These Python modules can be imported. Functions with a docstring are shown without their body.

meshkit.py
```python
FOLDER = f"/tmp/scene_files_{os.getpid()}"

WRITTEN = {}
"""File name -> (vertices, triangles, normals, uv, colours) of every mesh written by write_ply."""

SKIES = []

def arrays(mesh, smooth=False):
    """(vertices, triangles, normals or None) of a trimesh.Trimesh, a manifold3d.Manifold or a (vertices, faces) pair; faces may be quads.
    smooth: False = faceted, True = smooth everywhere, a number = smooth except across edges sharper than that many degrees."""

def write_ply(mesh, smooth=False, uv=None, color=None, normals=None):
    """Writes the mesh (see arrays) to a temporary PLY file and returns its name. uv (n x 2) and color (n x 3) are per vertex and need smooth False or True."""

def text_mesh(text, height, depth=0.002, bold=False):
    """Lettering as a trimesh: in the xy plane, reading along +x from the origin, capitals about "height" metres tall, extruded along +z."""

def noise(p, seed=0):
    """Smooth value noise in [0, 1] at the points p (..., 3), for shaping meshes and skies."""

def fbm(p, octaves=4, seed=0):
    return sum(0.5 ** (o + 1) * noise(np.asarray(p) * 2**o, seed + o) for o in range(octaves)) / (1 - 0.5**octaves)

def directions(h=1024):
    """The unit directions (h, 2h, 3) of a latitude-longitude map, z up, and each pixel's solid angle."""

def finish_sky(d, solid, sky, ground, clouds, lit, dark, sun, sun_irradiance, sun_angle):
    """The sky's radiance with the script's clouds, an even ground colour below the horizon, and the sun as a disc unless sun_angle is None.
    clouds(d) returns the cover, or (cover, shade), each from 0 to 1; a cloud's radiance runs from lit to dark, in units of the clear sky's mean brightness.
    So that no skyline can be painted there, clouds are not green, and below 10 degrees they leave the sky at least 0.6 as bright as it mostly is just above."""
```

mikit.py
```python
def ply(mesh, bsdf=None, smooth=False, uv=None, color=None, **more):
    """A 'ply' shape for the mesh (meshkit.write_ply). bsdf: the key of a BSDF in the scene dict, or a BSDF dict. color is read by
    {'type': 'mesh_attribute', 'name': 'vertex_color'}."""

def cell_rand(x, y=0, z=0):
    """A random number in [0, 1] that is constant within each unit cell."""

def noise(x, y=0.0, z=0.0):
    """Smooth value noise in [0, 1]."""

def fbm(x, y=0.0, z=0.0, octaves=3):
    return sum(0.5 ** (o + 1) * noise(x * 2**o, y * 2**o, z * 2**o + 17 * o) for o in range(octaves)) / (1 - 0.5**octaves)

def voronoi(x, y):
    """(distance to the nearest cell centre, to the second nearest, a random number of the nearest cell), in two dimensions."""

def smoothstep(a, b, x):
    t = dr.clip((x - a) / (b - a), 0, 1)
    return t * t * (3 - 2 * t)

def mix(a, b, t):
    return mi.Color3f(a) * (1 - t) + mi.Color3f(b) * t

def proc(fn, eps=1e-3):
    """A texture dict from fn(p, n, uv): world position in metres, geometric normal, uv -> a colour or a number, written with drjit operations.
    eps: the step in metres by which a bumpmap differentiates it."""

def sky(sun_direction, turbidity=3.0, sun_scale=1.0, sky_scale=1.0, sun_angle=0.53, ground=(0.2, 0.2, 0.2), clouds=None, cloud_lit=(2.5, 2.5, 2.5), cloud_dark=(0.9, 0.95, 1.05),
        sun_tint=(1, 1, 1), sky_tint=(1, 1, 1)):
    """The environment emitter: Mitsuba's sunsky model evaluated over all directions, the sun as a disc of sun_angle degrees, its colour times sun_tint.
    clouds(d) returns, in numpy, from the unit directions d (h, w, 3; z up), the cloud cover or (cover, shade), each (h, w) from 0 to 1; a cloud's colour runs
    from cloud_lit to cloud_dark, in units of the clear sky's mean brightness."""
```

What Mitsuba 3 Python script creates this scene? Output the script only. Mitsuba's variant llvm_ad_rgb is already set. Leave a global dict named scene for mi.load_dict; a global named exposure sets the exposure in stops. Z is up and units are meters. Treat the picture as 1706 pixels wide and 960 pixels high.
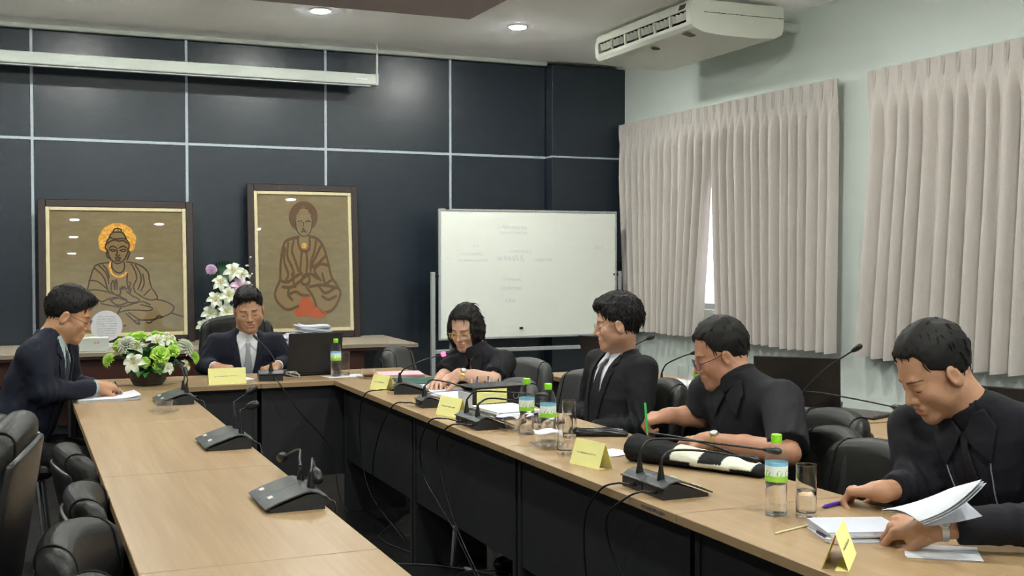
import math, random
import numpy as np, trimesh, manifold3d, shapely
from shapely.geometry import Polygon, LineString, Point
from shapely.ops import unary_union
import drjit as dr, mitsuba as mi
import mikit, meshkit
from mikit import proc, noise, fbm, smoothstep, mix

random.seed(7); RNG = np.random.default_rng(7)
T = mi.ScalarTransform4f
scene, labels = {}, {}

# ---------------------------------------------------------------- camera, sky, lights, exposure
exposure = 2.95
YAW, PITCH = math.atan(825/1893), math.atan(53/1893)
EYE = np.array([0, 0, 1.46])
FWD = np.array([math.sin(YAW)*math.cos(PITCH), math.cos(YAW)*math.cos(PITCH), -math.sin(PITCH)])
scene['camera'] = {'type': 'perspective', 'fov': 2*math.degrees(math.atan(853/1893)), 'fov_axis': 'x', 'near_clip': 0.05, 'far_clip': 200.0,
                   'to_world': T().look_at(origin=EYE.tolist(), target=(EYE+FWD).tolist(), up=[0, 0, 1])}
def clouds(d):
    return np.full(d.shape[:2], 0.95), np.full(d.shape[:2], 0.15)
SKY = mikit.sky((0.3, -0.5, 0.8), turbidity=5.0, sun_scale=0.0, sky_scale=1.2, clouds=clouds, sky_tint=(1.0, 0.95, 0.95), ground=(.8, .78, .78))
SKY['sampling_weight'] = 0.6
scene['sky'] = SKY
LAMP_POWER = 95.0
LAMP_RGB = (0.98, 1.0, 0.925)
CEIL = 3.31
LAMPS = [(2.11, 8.44, 1), (3.71, 8.40, 1), (0.55, 8.44, 0), (-1.0, 8.44, 0), (3.71, 5.6, 0), (3.71, 3.0, 0), (3.71, 0.4, 0), (0.8, 1.4, 0), (2.05, 1.1, 0), (0.85, -0.2, 0),
         (0.9, -2.0, 0), (2.1, -2.6, 0), (-1.0, 5.6, 0), (-1.0, 2.6, 0), (0.8, 4.6, 0), (2.05, 4.4, 0)]

# ---------------------------------------------------------------- helpers
def numbered(name):
    if not any(k == name or k.startswith(name + '__') for k in scene) and name not in labels: return name
    i = 1
    while True:
        k = '%s_%03d' % (name, i)
        if k not in labels and not any(q == k or q.startswith(k + '__') for q in scene): return k
        i += 1
def thing(name, label, cat, group=None, kind=None):
    k = numbered(name)
    labels[k] = {'label': label, 'category': cat}
    if group: labels[k]['group'] = group
    if kind: labels[k]['kind'] = kind
    return k
def put(k, mesh, bsdf, smooth=35, M=None, **kw):
    d = mesh if isinstance(mesh, dict) else mikit.ply(mesh, bsdf, smooth=smooth, **kw)
    if M is not None: d = {**d, 'to_world': T(np.asarray(M, float))}
    scene[k] = d
    return d
def part(parent, name, mesh, bsdf, smooth=35, M=None, label=None, kind=None, **kw):
    k = parent + '__' + name
    i = 1
    while k in scene or any(q.startswith(k + '__') for q in scene):
        k = '%s__%s_%03d' % (parent, name, i); i += 1
    put(k, mesh, bsdf, smooth, M, **kw)
    if label or kind:
        labels[k] = {}
        if label: labels[k]['label'] = label
        if kind: labels[k]['kind'] = kind
    return k
def single(name, label, cat, mesh, bsdf, smooth=35, M=None, group=None, **kw):
    k = thing(name, label, cat, group)
    put(k, mesh, bsdf, smooth, M, **kw)
    return k
def struct(name, mesh, bsdf, smooth=False, M=None, label=None):
    put(name, mesh, bsdf, smooth, M)
    labels[name] = {'kind': 'structure', 'label': label or name.replace('_', ' ')}
    return name
class Proto:
    """parts of a repeated thing: the ply dicts are shared by all copies"""
    def __init__(s): s.parts = []
    def add(s, name, mesh, bsdf, smooth=35, label=None, kind=None, **kw):
        s.parts.append((name, mikit.ply(mesh, bsdf, smooth=smooth, **kw), label, kind)); return s
    def place(s, name, label, cat, M, group=None):
        k = thing(name, label, cat, group)
        seen = {}
        for n, d, lab, kd in s.parts:
            i = seen.get(n, 0); seen[n] = i + 1
            kk = k + '__' + n + ('_%03d' % i if i else '')
            scene[kk] = {**d, 'to_world': T(np.asarray(M, float))}
            if lab or kd:
                labels[kk] = {**({'label': lab} if lab else {}), **({'kind': kd} if kd else {})}
        return k

def mat(loc=(0, 0, 0), rz=0, rx=0, ry=0, s=1):
    M = trimesh.transformations.euler_matrix(math.radians(rx), math.radians(ry), math.radians(rz), 'sxyz')
    M[:3, :3] *= s
    M[:3, 3] = loc
    return M
def vf(m):
    if hasattr(m, 'to_mesh'):
        q = m.to_mesh(); return np.asarray(q.vert_properties[:, :3], float), np.asarray(q.tri_verts, int)
    if isinstance(m, tuple):
        v, f = np.asarray(m[0], float), np.asarray(m[1], int)
        return (v, np.vstack([f[:, [0, 1, 2]], f[:, [0, 2, 3]]])) if f.shape[1] == 4 else (v, f)
    return np.asarray(m.vertices, float), np.asarray(m.faces, int)
def join(*ms):
    V, F, n = [], [], 0
    for m in ms:
        v, f = vf(m); V.append(v); F.append(f + n); n += len(v)
    return np.vstack(V), np.vstack(F)
def moved(m, M):
    v, f = vf(m); M = np.asarray(M)
    return v @ M[:3, :3].T + M[:3, 3], f
def box(x0, x1, y0, y1, z0, z1, c=0.0):
    lo, hi = np.array([x0, y0, z0], float), np.array([x1, y1, z1], float)
    c = min(c, 0.45*min(hi - lo))
    if c <= 0:
        m = trimesh.creation.box(extents=hi - lo); return m.vertices + (lo + hi)/2, m.faces
    pts = []
    for s in np.ndindex(2, 2, 2):
        p = np.where(np.array(s) > 0, hi, lo); d = np.where(np.array(s) > 0, -c, c)
        for a in range(3):
            q = p + d; q[a] = p[a]; pts.append(q)
    return vf(manifold3d.Manifold.hull_points(np.array(pts)))
def cbox(cx, cy, cz, sx, sy, sz, c=0.0):
    return box(cx-sx/2, cx+sx/2, cy-sy/2, cy+sy/2, cz-sz/2, cz+sz/2, c)
def rbox(x0, x1, y0, y1, z0, z1, r, seg=16, refine=0):
    r = min(r, 0.49*min(x1-x0, y1-y0, z1-z0))
    sp = manifold3d.Manifold.sphere(r, seg)
    m = manifold3d.Manifold.batch_hull([sp.translate([x, y, z]) for x in (x0+r, x1-r) for y in (y0+r, y1-r) for z in (z0+r, z1-r)])
    return m.refine_to_length(refine) if refine else m
def tube(path, r, n=8, close=False):
    P = np.asarray(path, float); k = len(P); R = np.broadcast_to(np.asarray(r, float), (k,))
    t = np.gradient(P, axis=0) if not close else np.roll(P, -1, 0) - np.roll(P, 1, 0)
    t /= np.linalg.norm(t, axis=1, keepdims=True) + 1e-12
    a = np.array([0, 0, 1.0]) if abs(t[0][2]) < 0.9 else np.array([1.0, 0, 0])
    N = []
    for i in range(k):
        a = a - t[i]*(a @ t[i]); a /= np.linalg.norm(a) + 1e-12; N.append(a)
    N = np.array(N); B = np.cross(t, N)
    th = np.arange(n)*2*np.pi/n
    V = (P[:, None] + R[:, None, None]*(N[:, None]*np.cos(th)[None, :, None] + B[:, None]*np.sin(th)[None, :, None])).reshape(-1, 3)
    F = []
    for i in range(k if close else k-1):
        j = (i+1) % k
        for q in range(n):
            q2 = (q+1) % n
            F += [[i*n+q, i*n+q2, j*n+q2], [i*n+q, j*n+q2, j*n+q]]
    if not close:
        V = np.vstack([V, P[:1], P[-1:]]); c0, c1 = k*n, k*n+1
        for q in range(n):
            q2 = (q+1) % n
            F += [[c0, q2, q], [c1, (k-1)*n+q, (k-1)*n+q2]]
    F = np.array(F)
    return V, F[:, ::-1] if False else F
def spline(pts, n=24):
    """Catmull-Rom through the points"""
    P = np.asarray(pts, float); P = np.vstack([2*P[0]-P[1], P, 2*P[-1]-P[-2]])
    out = []
    m = len(P) - 3
    for i in range(m):
        tt = np.linspace(0, 1, max(2, n//m + 1))[:None if i == m-1 else -1, None]
        a, b, c, d = P[i:i+4]
        out.append(0.5*((2*b) + (c-a)*tt + (2*a-5*b+4*c-d)*tt**2 + (3*b-a-3*c+d)*tt**3))
    return np.vstack(out)
def lathe(prof, n=32):
    """closed profile list of (r, z); r = 0 at both ends closes it"""
    pr = np.asarray(prof, float); k = len(pr); th = np.arange(n)*2*np.pi/n
    V = np.stack([pr[:, None, 0]*np.cos(th), pr[:, None, 0]*np.sin(th), np.broadcast_to(pr[:, None, 1], (k, n))], -1).reshape(-1, 3)
    F = []
    for i in range(k-1):
        for q in range(n):
            q2 = (q+1) % n
            if pr[i, 0] > 1e-9: F.append([i*n+q, i*n+q2, (i+1)*n+q2])
            if pr[i+1, 0] > 1e-9: F.append([i*n+q, (i+1)*n+q2, (i+1)*n+q])
    return outward(V, np.array(F))
def outward(V, F):
    a, b, c = V[F[:, 0]], V[F[:, 1]], V[F[:, 2]]
    return (V, F[:, ::-1]) if np.einsum('ij,ij', a, np.cross(b, c)) < 0 else (V, F)
def prism(poly, h, z0=0.0):
    """shapely polygon(s) in xy extruded to +z"""
    gs = [g for g in getattr(poly, 'geoms', [poly]) if g.geom_type == 'Polygon' and g.area > 1e-9]
    ms = [trimesh.creation.extrude_polygon(g, h, engine='earcut') for g in gs]
    v, f = join(*ms); v = v + [0, 0, z0]
    return v, f
def stroke(pts, w):
    return LineString(pts).buffer(w/2, quad_segs=2)
def sheet(P, th):
    """a grid of points (n, m, 3) thickened along its normals into a closed sheet"""
    n, m = P.shape[:2]
    du, dv = np.gradient(P, axis=0), np.gradient(P, axis=1)
    N = np.cross(du, dv); N /= np.linalg.norm(N, axis=2, keepdims=True) + 1e-12
    V = np.vstack([(P + N*th/2).reshape(-1, 3), (P - N*th/2).reshape(-1, 3)]); o = n*m
    i, j = np.meshgrid(np.arange(n-1), np.arange(m-1), indexing='ij'); a = (i*m+j).ravel(); b, c, d = a+m, a+m+1, a+1
    F = [np.stack([a, b, c, d], 1), np.stack([a+o, d+o, c+o, b+o], 1)]
    def rim(e):
        e = np.asarray(e); return np.stack([e[1:], e[:-1], e[:-1]+o, e[1:]+o], 1)
    F += [rim(np.arange(m)[::-1]), rim(np.arange(m) + (n-1)*m), rim(np.arange(n)*m), rim((np.arange(n)*m + m-1)[::-1])]
    return vf((V, np.vstack(F)))

# ---------------------------------------------------------------- materials
def lin(r, g, b):
    c = np.array([r, g, b])/255.0
    return [float(x) for x in np.where(c < 0.04045, c/12.92, ((c+0.055)/1.055)**2.4)]
def rgb(*c): return {'type': 'rgb', 'value': lin(*c)}
def pbr(name, col, rough=0.5, spec=0.5, metal=0.0, bump=None, **kw):
    b = {'type': 'principled', 'base_color': rgb(*col) if isinstance(col, tuple) else col, 'roughness': float(rough), 'metallic': float(metal), 'specular': float(spec), **kw}
    if bump: b = {'type': 'bumpmap', 'arbitrary': bump[0], 'scale': bump[1], 'bsdf': b}
    scene[name] = {'type': 'twosided', 'bsdf': b}
    return name
def C(*c): return mi.Color3f(*lin(*c))
def wood_fn(p, n, uv):
    # long streaky grain along Y on the side tables, along X on the head table (p.y beyond 6.33)
    far = dr.select(p.y > 6.335, 1.0, 0.0)
    u = p.x*(1-far) + p.y*far; v = p.y*(1-far) + p.x*far
    g = fbm(u*26.0, v*1.3, p.z*10, octaves=4)*0.55 + fbm(u*130.0, v*4.0, 3.0, octaves=2)*0.2 + fbm(u*6.0, v*0.7, 9.0, octaves=2)*0.25
    return mix(lin(138, 114, 84), lin(150, 126, 95), smoothstep(0.2, 0.8, g))
pbr('m_wood', proc(wood_fn), 0.36, 0.5)
pbr('m_wood_edge', (138, 112, 84), 0.45)
pbr('m_panel_grey', (29, 31, 33), 0.55, 0.4)
def cloth_wall(p, n, uv):
    g = fbm(p.x*5, p.z*60, p.y*3, octaves=3)*0.5 + fbm(p.x*160, p.z*160, 2.0, octaves=2)*0.5
    return mix(lin(23, 33, 43), lin(33, 43, 54), g)
pbr('m_wall_dark', proc(cloth_wall), 0.34, 0.55)
pbr('m_strip', (166, 177, 188), 0.35, 0.5)
pbr('m_wall_light', (202, 210, 205), 0.75, 0.3)
pbr('m_ceiling', (248, 247, 245), 0.85, 0.2)
pbr('m_tray', (172, 160, 158), 0.8, 0.2)
def carpet(p, n, uv):
    g = fbm(p.x*90, p.y*90, 0.0, octaves=3)
    return mix(lin(12, 12, 14), lin(27, 26, 28), g)
pbr('m_floor', proc(carpet), 0.4, 0.4)
pbr('m_white', (184, 190, 183), 0.45)
pbr('m_paper', (194, 197, 203), 0.8, 0.2)
pbr('m_paper_grey', (176, 179, 190), 0.8, 0.2)
pbr('m_offwhite', (204, 206, 194), 0.4)
pbr('m_alu', (176, 180, 182), 0.4, 0.5, 0.35)
pbr('m_chrome', (205, 205, 208), 0.18, 0.5, 1.0)
pbr('m_black', (15, 15, 17), 0.4)
pbr('m_black_matt', (16, 16, 18), 0.7, 0.2)
pbr('m_black_gloss', (17, 18, 20), 0.2)
pbr('m_leather', (14, 14, 13), 0.46, 0.38, bump=(proc(lambda p, n, uv: fbm(p.x*240, p.y*240, p.z*240, octaves=2)*0.001, 5e-4), 0.6))
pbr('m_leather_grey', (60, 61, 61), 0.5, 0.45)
pbr('m_mic', (27, 28, 30), 0.45, 0.5)
pbr('m_mic_top', (48, 51, 52), 0.42, 0.5)
pbr('m_yellow_card', (230, 225, 150), 0.7, 0.2)
pbr('m_ink', (70, 70, 84), 0.8, 0.1)
pbr('m_card_ink', (150, 146, 112), 0.8, 0.1)
pbr('m_ink_faint', (214, 219, 219), 0.7, 0.2)
pbr('m_mahogany', (74, 36, 25), 0.4, 0.5)
pbr('m_cred_top', (142, 131, 116), 0.4, 0.5)
pbr('m_frame_dark', (40, 27, 23), 0.4, 0.5)
pbr('m_slip', (204, 193, 156), 0.6)
def burlap(p, n, uv):
    g = fbm(p.x*14, p.z*40, 1.0, octaves=3)*0.6 + noise(p.x*350, p.z*350, 0.0)*0.4
    return mix(lin(116, 103, 74), lin(142, 128, 96), g)
pbr('m_canvas', proc(burlap), 0.8, 0.2)
pbr('m_line_brown', (62, 46, 34), 0.8, 0.2)
pbr('m_robe', (134, 112, 77), 0.8, 0.2)
pbr('m_robe_dark', (96, 69, 44), 0.8, 0.2)
def gold_fn(p, n, uv):
    return mix(lin(196, 124, 28), lin(236, 186, 74), noise(p.x*90, p.z*90, 0.0))
pbr('m_gold', proc(gold_fn), 0.5, 0.5)
pbr('m_orange', (176, 84, 44), 0.8, 0.2)
def curtain_fn(p, n, uv):
    g = noise(p.y*400, p.z*500, p.x*100)*0.5 + fbm(p.y*8, p.z*0.6, 0.0, octaves=2)*0.5
    return mix(lin(182, 175, 170), lin(204, 197, 192), g)
pbr('m_curtain', proc(curtain_fn), 0.85, 0.15)
pbr('m_green_cap', (140, 214, 40), 0.4)
pbr('m_green_leaf', (44, 96, 42), 0.55)
pbr('m_green_dark', (26, 66, 36), 0.55)
pbr('m_lime', (186, 220, 104), 0.6)
pbr('m_petal', (206, 212, 196), 0.6)
pbr('m_petal_pink', (206, 176, 208), 0.6)
pbr('m_stamen', (206, 190, 90), 0.6)
pbr('m_pot', (58, 44, 34), 0.6)
pbr('m_green_folder', (26, 74, 62), 0.5)
pbr('m_pink_paper', (208, 168, 178), 0.8, 0.2)
pbr('m_cream_paper', (200, 195, 158), 0.8, 0.2)
pbr('m_blue_label', (132, 190, 218), 0.5)
pbr('m_lime_label', (150, 206, 60), 0.5)
pbr('m_white_label', (222, 232, 226), 0.5)
pbr('m_purple', (64, 34, 142), 0.35)
pbr('m_red', (170, 40, 44), 0.5)
pbr('m_navy_line', (56, 58, 110), 0.6)
pbr('m_laptop', (28, 26, 26), 0.5)
pbr('m_silver', (196, 196, 190), 0.25, 0.5, 0.9)
pbr('m_goldmetal', (214, 176, 96), 0.25, 0.5, 0.9)
pbr('m_tea', (120, 66, 26), 0.1)
pbr('m_bag', {'type': 'mesh_attribute', 'name': 'vertex_color'}, 0.8, 0.2)
pbr('m_green_pen', (60, 190, 90), 0.35)
pbr('m_frosted', (196, 196, 200), 0.35)
pbr('m_board', (236, 240, 232), 0.22, 0.5)
scene['m_glass'] = {'type': 'dielectric', 'int_ior': 1.5}
scene['m_water'] = {'type': 'dielectric', 'int_ior': 1.33}
scene['m_pane'] = {'type': 'mask', 'opacity': 0.055, 'bsdf': {'type': 'twosided', 'bsdf': {'type': 'conductor', 'material': 'none'}}}
scene['m_clear'] = {'type': 'thindielectric', 'int_ior': 1.45}
# ================================================================ THE ROOM
X0, X1, YB, YF = -3.6, 5.45, 9.90, -4.2
struct('floor', box(X0-.1, X1+.3, YF-.1, YB+.1, -0.06, 0), 'm_floor', label='dark carpet floor')
struct('ceiling', box(X0-.1, X1+.3, YF-.1, YB+.1, CEIL, CEIL+.1), 'm_ceiling', label='pale grey ceiling')
struct('trim_1', box(X0, 3.17, YF+1.0, 8.08, CEIL-.055, CEIL), 'm_tray', label='brownish grey dropped centre panel of the ceiling')
struct('wall_left', box(X0-.1, X0, YF, YB, 0, CEIL), 'm_wall_light', label='left wall')
struct('wall_front', box(X0-.1, X1+.3, YF-.1, YF, 0, CEIL), 'm_wall_light', label='front wall')
# back wall: separate dark boards with pale metal strips in the joints, and a column at the right that stands forward
k = struct('wall_back', box(X0, X1+.3, YB+.02, YB+.1, 0, CEIL), 'm_black_matt', label='dark blue grey board wall with pale metal strips')
vx = [-3.516, -2.303, -1.09, 0.124, 1.325, 2.516, 3.690, 4.67]
hz = [0.0, 2.405, CEIL-.03]
sw = 0.011
for a, b in zip(vx[:-1], vx[1:]):
    for c, d in zip(hz[:-1], hz[1:]):
        part(k, 'board', box(a+sw, b-sw, YB, YB+.03, c+sw, d-sw, .002), 'm_wall_dark', smooth=False)
for x in vx[1:-1]:
    part(k, 'strip', box(x-sw, x+sw, YB-.006, YB+.02, 0, CEIL-.03), 'm_strip', smooth=False)
for z in hz[1:-1]:
    part(k, 'strip', box(X0, 4.66, YB-.006, YB+.02, z-sw, z+sw), 'm_strip', smooth=False)
for c, d in zip(hz[:-1], hz[1:]):
    part(k, 'column_board', box(4.665, X1, YB-.15, YB+.02, c+.008, d-.008, .002), 'm_wall_dark', smooth=False)
for z in hz[1:-1]:
    part(k, 'column_strip', box(4.661, X1, YB-.154, YB+.02, z-.008, z+.008), 'm_strip', smooth=False)
struct('trim_2', join(box(X0, 4.665, YB-.05, YB, CEIL-.035, CEIL, .004), ), 'm_white', label='white moulding where the back wall meets the ceiling')
# right wall with two window openings
W = [(6.75, 9.35), (3.05, 5.75)]
zs, zt = 1.0, 2.55
ws = []
ys = [YF, W[1][0], W[1][1], W[0][0], W[0][1], YB]
for a, b in ((0, 1), (2, 3), (4, 5)):
    ws.append(box(X1, X1+.18, ys[a], ys[b], 0, CEIL))
for a, b in W:
    ws += [box(X1, X1+.18, a, b, 0, zs), box(X1, X1+.18, a, b, zt, CEIL)]
struct('wall_right', join(*ws), 'm_wall_light', label='pale grey green plaster wall with curtained windows')
for i, (a, b) in enumerate(W):
    m = (a+b)/2
    fr = [box(X1+.06, X1+.11, a, b, zs, zs+.05), box(X1+.06, X1+.11, a, b, zt-.05, zt)] + [box(X1+.06, X1+.11, y-.025, y+.025, zs, zt) for y in (a+.025, (a+m)/2, m, (m+b)/2, b-.025)]
    w = struct('window_%d' % (i+1), join(*fr), 'm_alu', label='aluminium window behind the curtains')
    q = [a+.05, (a+m)/2, m, (m+b)/2, b-.05]
    for c, d in zip(q[:-1], q[1:]):
        part(w, 'pane', box(X1+.083, X1+.087, c+.02, d-.02, zs+.04, zt-.04), 'm_pane', smooth=False)
struct('baseboard_right', box(X1-.015, X1, YF, YB-.15, 0, .09, .003), 'm_offwhite', label='baseboard of the right wall')

# curtains
def curtain(y0t, y1t, y0b, y1b, nfold, seed, label):
    k = thing('curtain', label, 'curtain', 'grey curtains along the window wall')
    r = np.random.default_rng(seed)
    nu, nv = nfold*16+1, 40
    u = np.linspace(0, 1, nu); v = np.concatenate([np.linspace(0, .05, 6), np.linspace(.062, 1, nv-6)])
    zt_, zb_ = 2.72, 0.765
    warp = np.interp(u, np.linspace(0, 1, nfold+1), np.concatenate([[0], np.cumsum(r.uniform(.7, 1.35, nfold))/1.0]))
    warp = warp/warp[-1]
    A = np.interp(u, np.linspace(0, 1, nfold+1), r.uniform(.75, 1.2, nfold+1))
    ph = r.uniform(0, 6.28, 3)
    P = np.zeros((nu, nv, 3))
    for j, t in enumerate(v):
        grow = np.clip((t-.045)/.12, 0, 1); grow = grow*grow*(3-2*grow)
        uu = u*(1-grow*.75) + warp*grow*.75
        ang = uu*nfold*2*np.pi + .35*np.sin(3*t+ph[0])*grow
        pinch = np.exp(-((((u*nfold) % 1)-.5)/.10)**2)
        x_top = -.006 + .016*np.exp(-((((u*nfold) % 1)-.5)/.055)**2) - .010*np.exp(-((((u*nfold) % 1)-.36)/.08)**2)
        fold = .042*A*np.cos(ang) + .012*np.cos(2*ang+ph[1]+2*t) + .006*np.cos(ang*.5+ph[2])
        P[:, j, 0] = 5.35 + x_top*(1-grow) + (fold-.01)*grow*(.75+.35*t)
        to = np.clip((t-.26)/.74, 0, 1)  # the gap between the pair opens below the upper quarter
        y = (y0t+(y1t-y0t)*u)*(1-to) + (y0b+(y1b-y0b)*u)*to
        P[:, j, 1] = y + .018*np.sin(ang+.8)*grow*(1 if y1t < y0t else -1)
        P[:, j, 2] = zt_ + (zb_-zt_)*t + (.006*np.cos(ang*1.0+1)+.004*np.sin(u*17))*(t > .99)
    part(k, 'drape', sheet(P, .004), 'm_curtain', smooth=True)
    # pinch pleats sewn into the heading
    for i in range(nfold):
        y = y0t + (y1t-y0t)*(i+.5)/nfold
        part(k, 'pleat', tube([[5.345, y-.012, 2.722], [5.340, y-.012, 2.69], [5.338, y-.010, 2.655], [5.336, y-.006, 2.60]], [.007, .008, .008, .003], 6), 'm_curtain', smooth=True)
    return k
curtain(9.68, 8.10, 9.52, 8.235, 13, 1, 'grey curtain in the corner beside the whiteboard, left of the bright window gap')
curtain(8.10, 6.49, 7.985, 6.50, 14, 2, 'wide grey pleated curtain just right of the bright window gap')
curtain(6.18, 4.42, 6.27, 4.44, 14, 3, 'grey pleated curtain behind the man with the stapled papers')
curtain(4.42, 2.62, 4.40, 2.60, 14, 4, 'grey pleated curtain at the very right edge of the photo')
for a, b, l in ((9.66, 6.60, 'white curtain track above the pair of curtains by the whiteboard'), (6.10, 2.70, 'white curtain track above the two right-hand curtains')):
    single('curtain_track', l, 'curtain track', box(5.385, 5.44, b, a, 2.705, 2.74, .004), 'm_white')

# ceiling lamps: recessed cans with a ring and a bright diffuser
ring = lathe([(.070, 0), (.086, 0), (.083, -.008), (.070, -.010), (.070, 0)], 28)
disc = lathe([(0, -.024), (.035, -.0235), (.055, -.020), (.065, -.011), (.068, 0), (0, 0)], 28)
pr = mikit.ply(ring, 'm_white', smooth=30)
WHERE = ['before the square picture', 'in the far left corner', 'in the middle of the curtained wall', 'over the rightmost man', 'beside the camera by the curtained wall', 'over the near end of the left table', 'over the near end of the right table', 'just behind the camera', 'far behind the camera on the left', 'far behind the camera on the right', 'left of the man writing at far left', 'left of the bottom left chairs', 'over the middle of the left table', 'over the clustered bottles']
names = {0: 'recessed round ceiling lamp at the edge of the dropped panel', 1: 'recessed round ceiling lamp nearest to the air conditioner'}
for i, (x, y, vis) in enumerate(LAMPS):
    z = CEIL-.001 if not (x < 3.17 and y < 8.08) else CEIL-.056
    kk = thing('ceiling_lamp', names.get(i, 'recessed round ceiling lamp outside the picture, ' + WHERE[i-2] if i > 1 else ''), 'ceiling lamp', None if i < 2 else 'ceiling lamps outside the picture')
    scene[kk+'__ring'] = {**pr, 'to_world': T().translate([x, y, z])}
    scene[kk+'__diffuser'] = mikit.ply(moved(disc, mat((x, y, z-.001))), None, smooth=False, emitter={'type': 'area', 'radiance': {'type': 'rgb', 'value': [LAMP_POWER*c for c in LAMP_RGB]}}, )
    scene[kk+'__diffuser']['bsdf'] = {'type': 'diffuse', 'reflectance': {'type': 'rgb', 'value': 0.6}}

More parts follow.
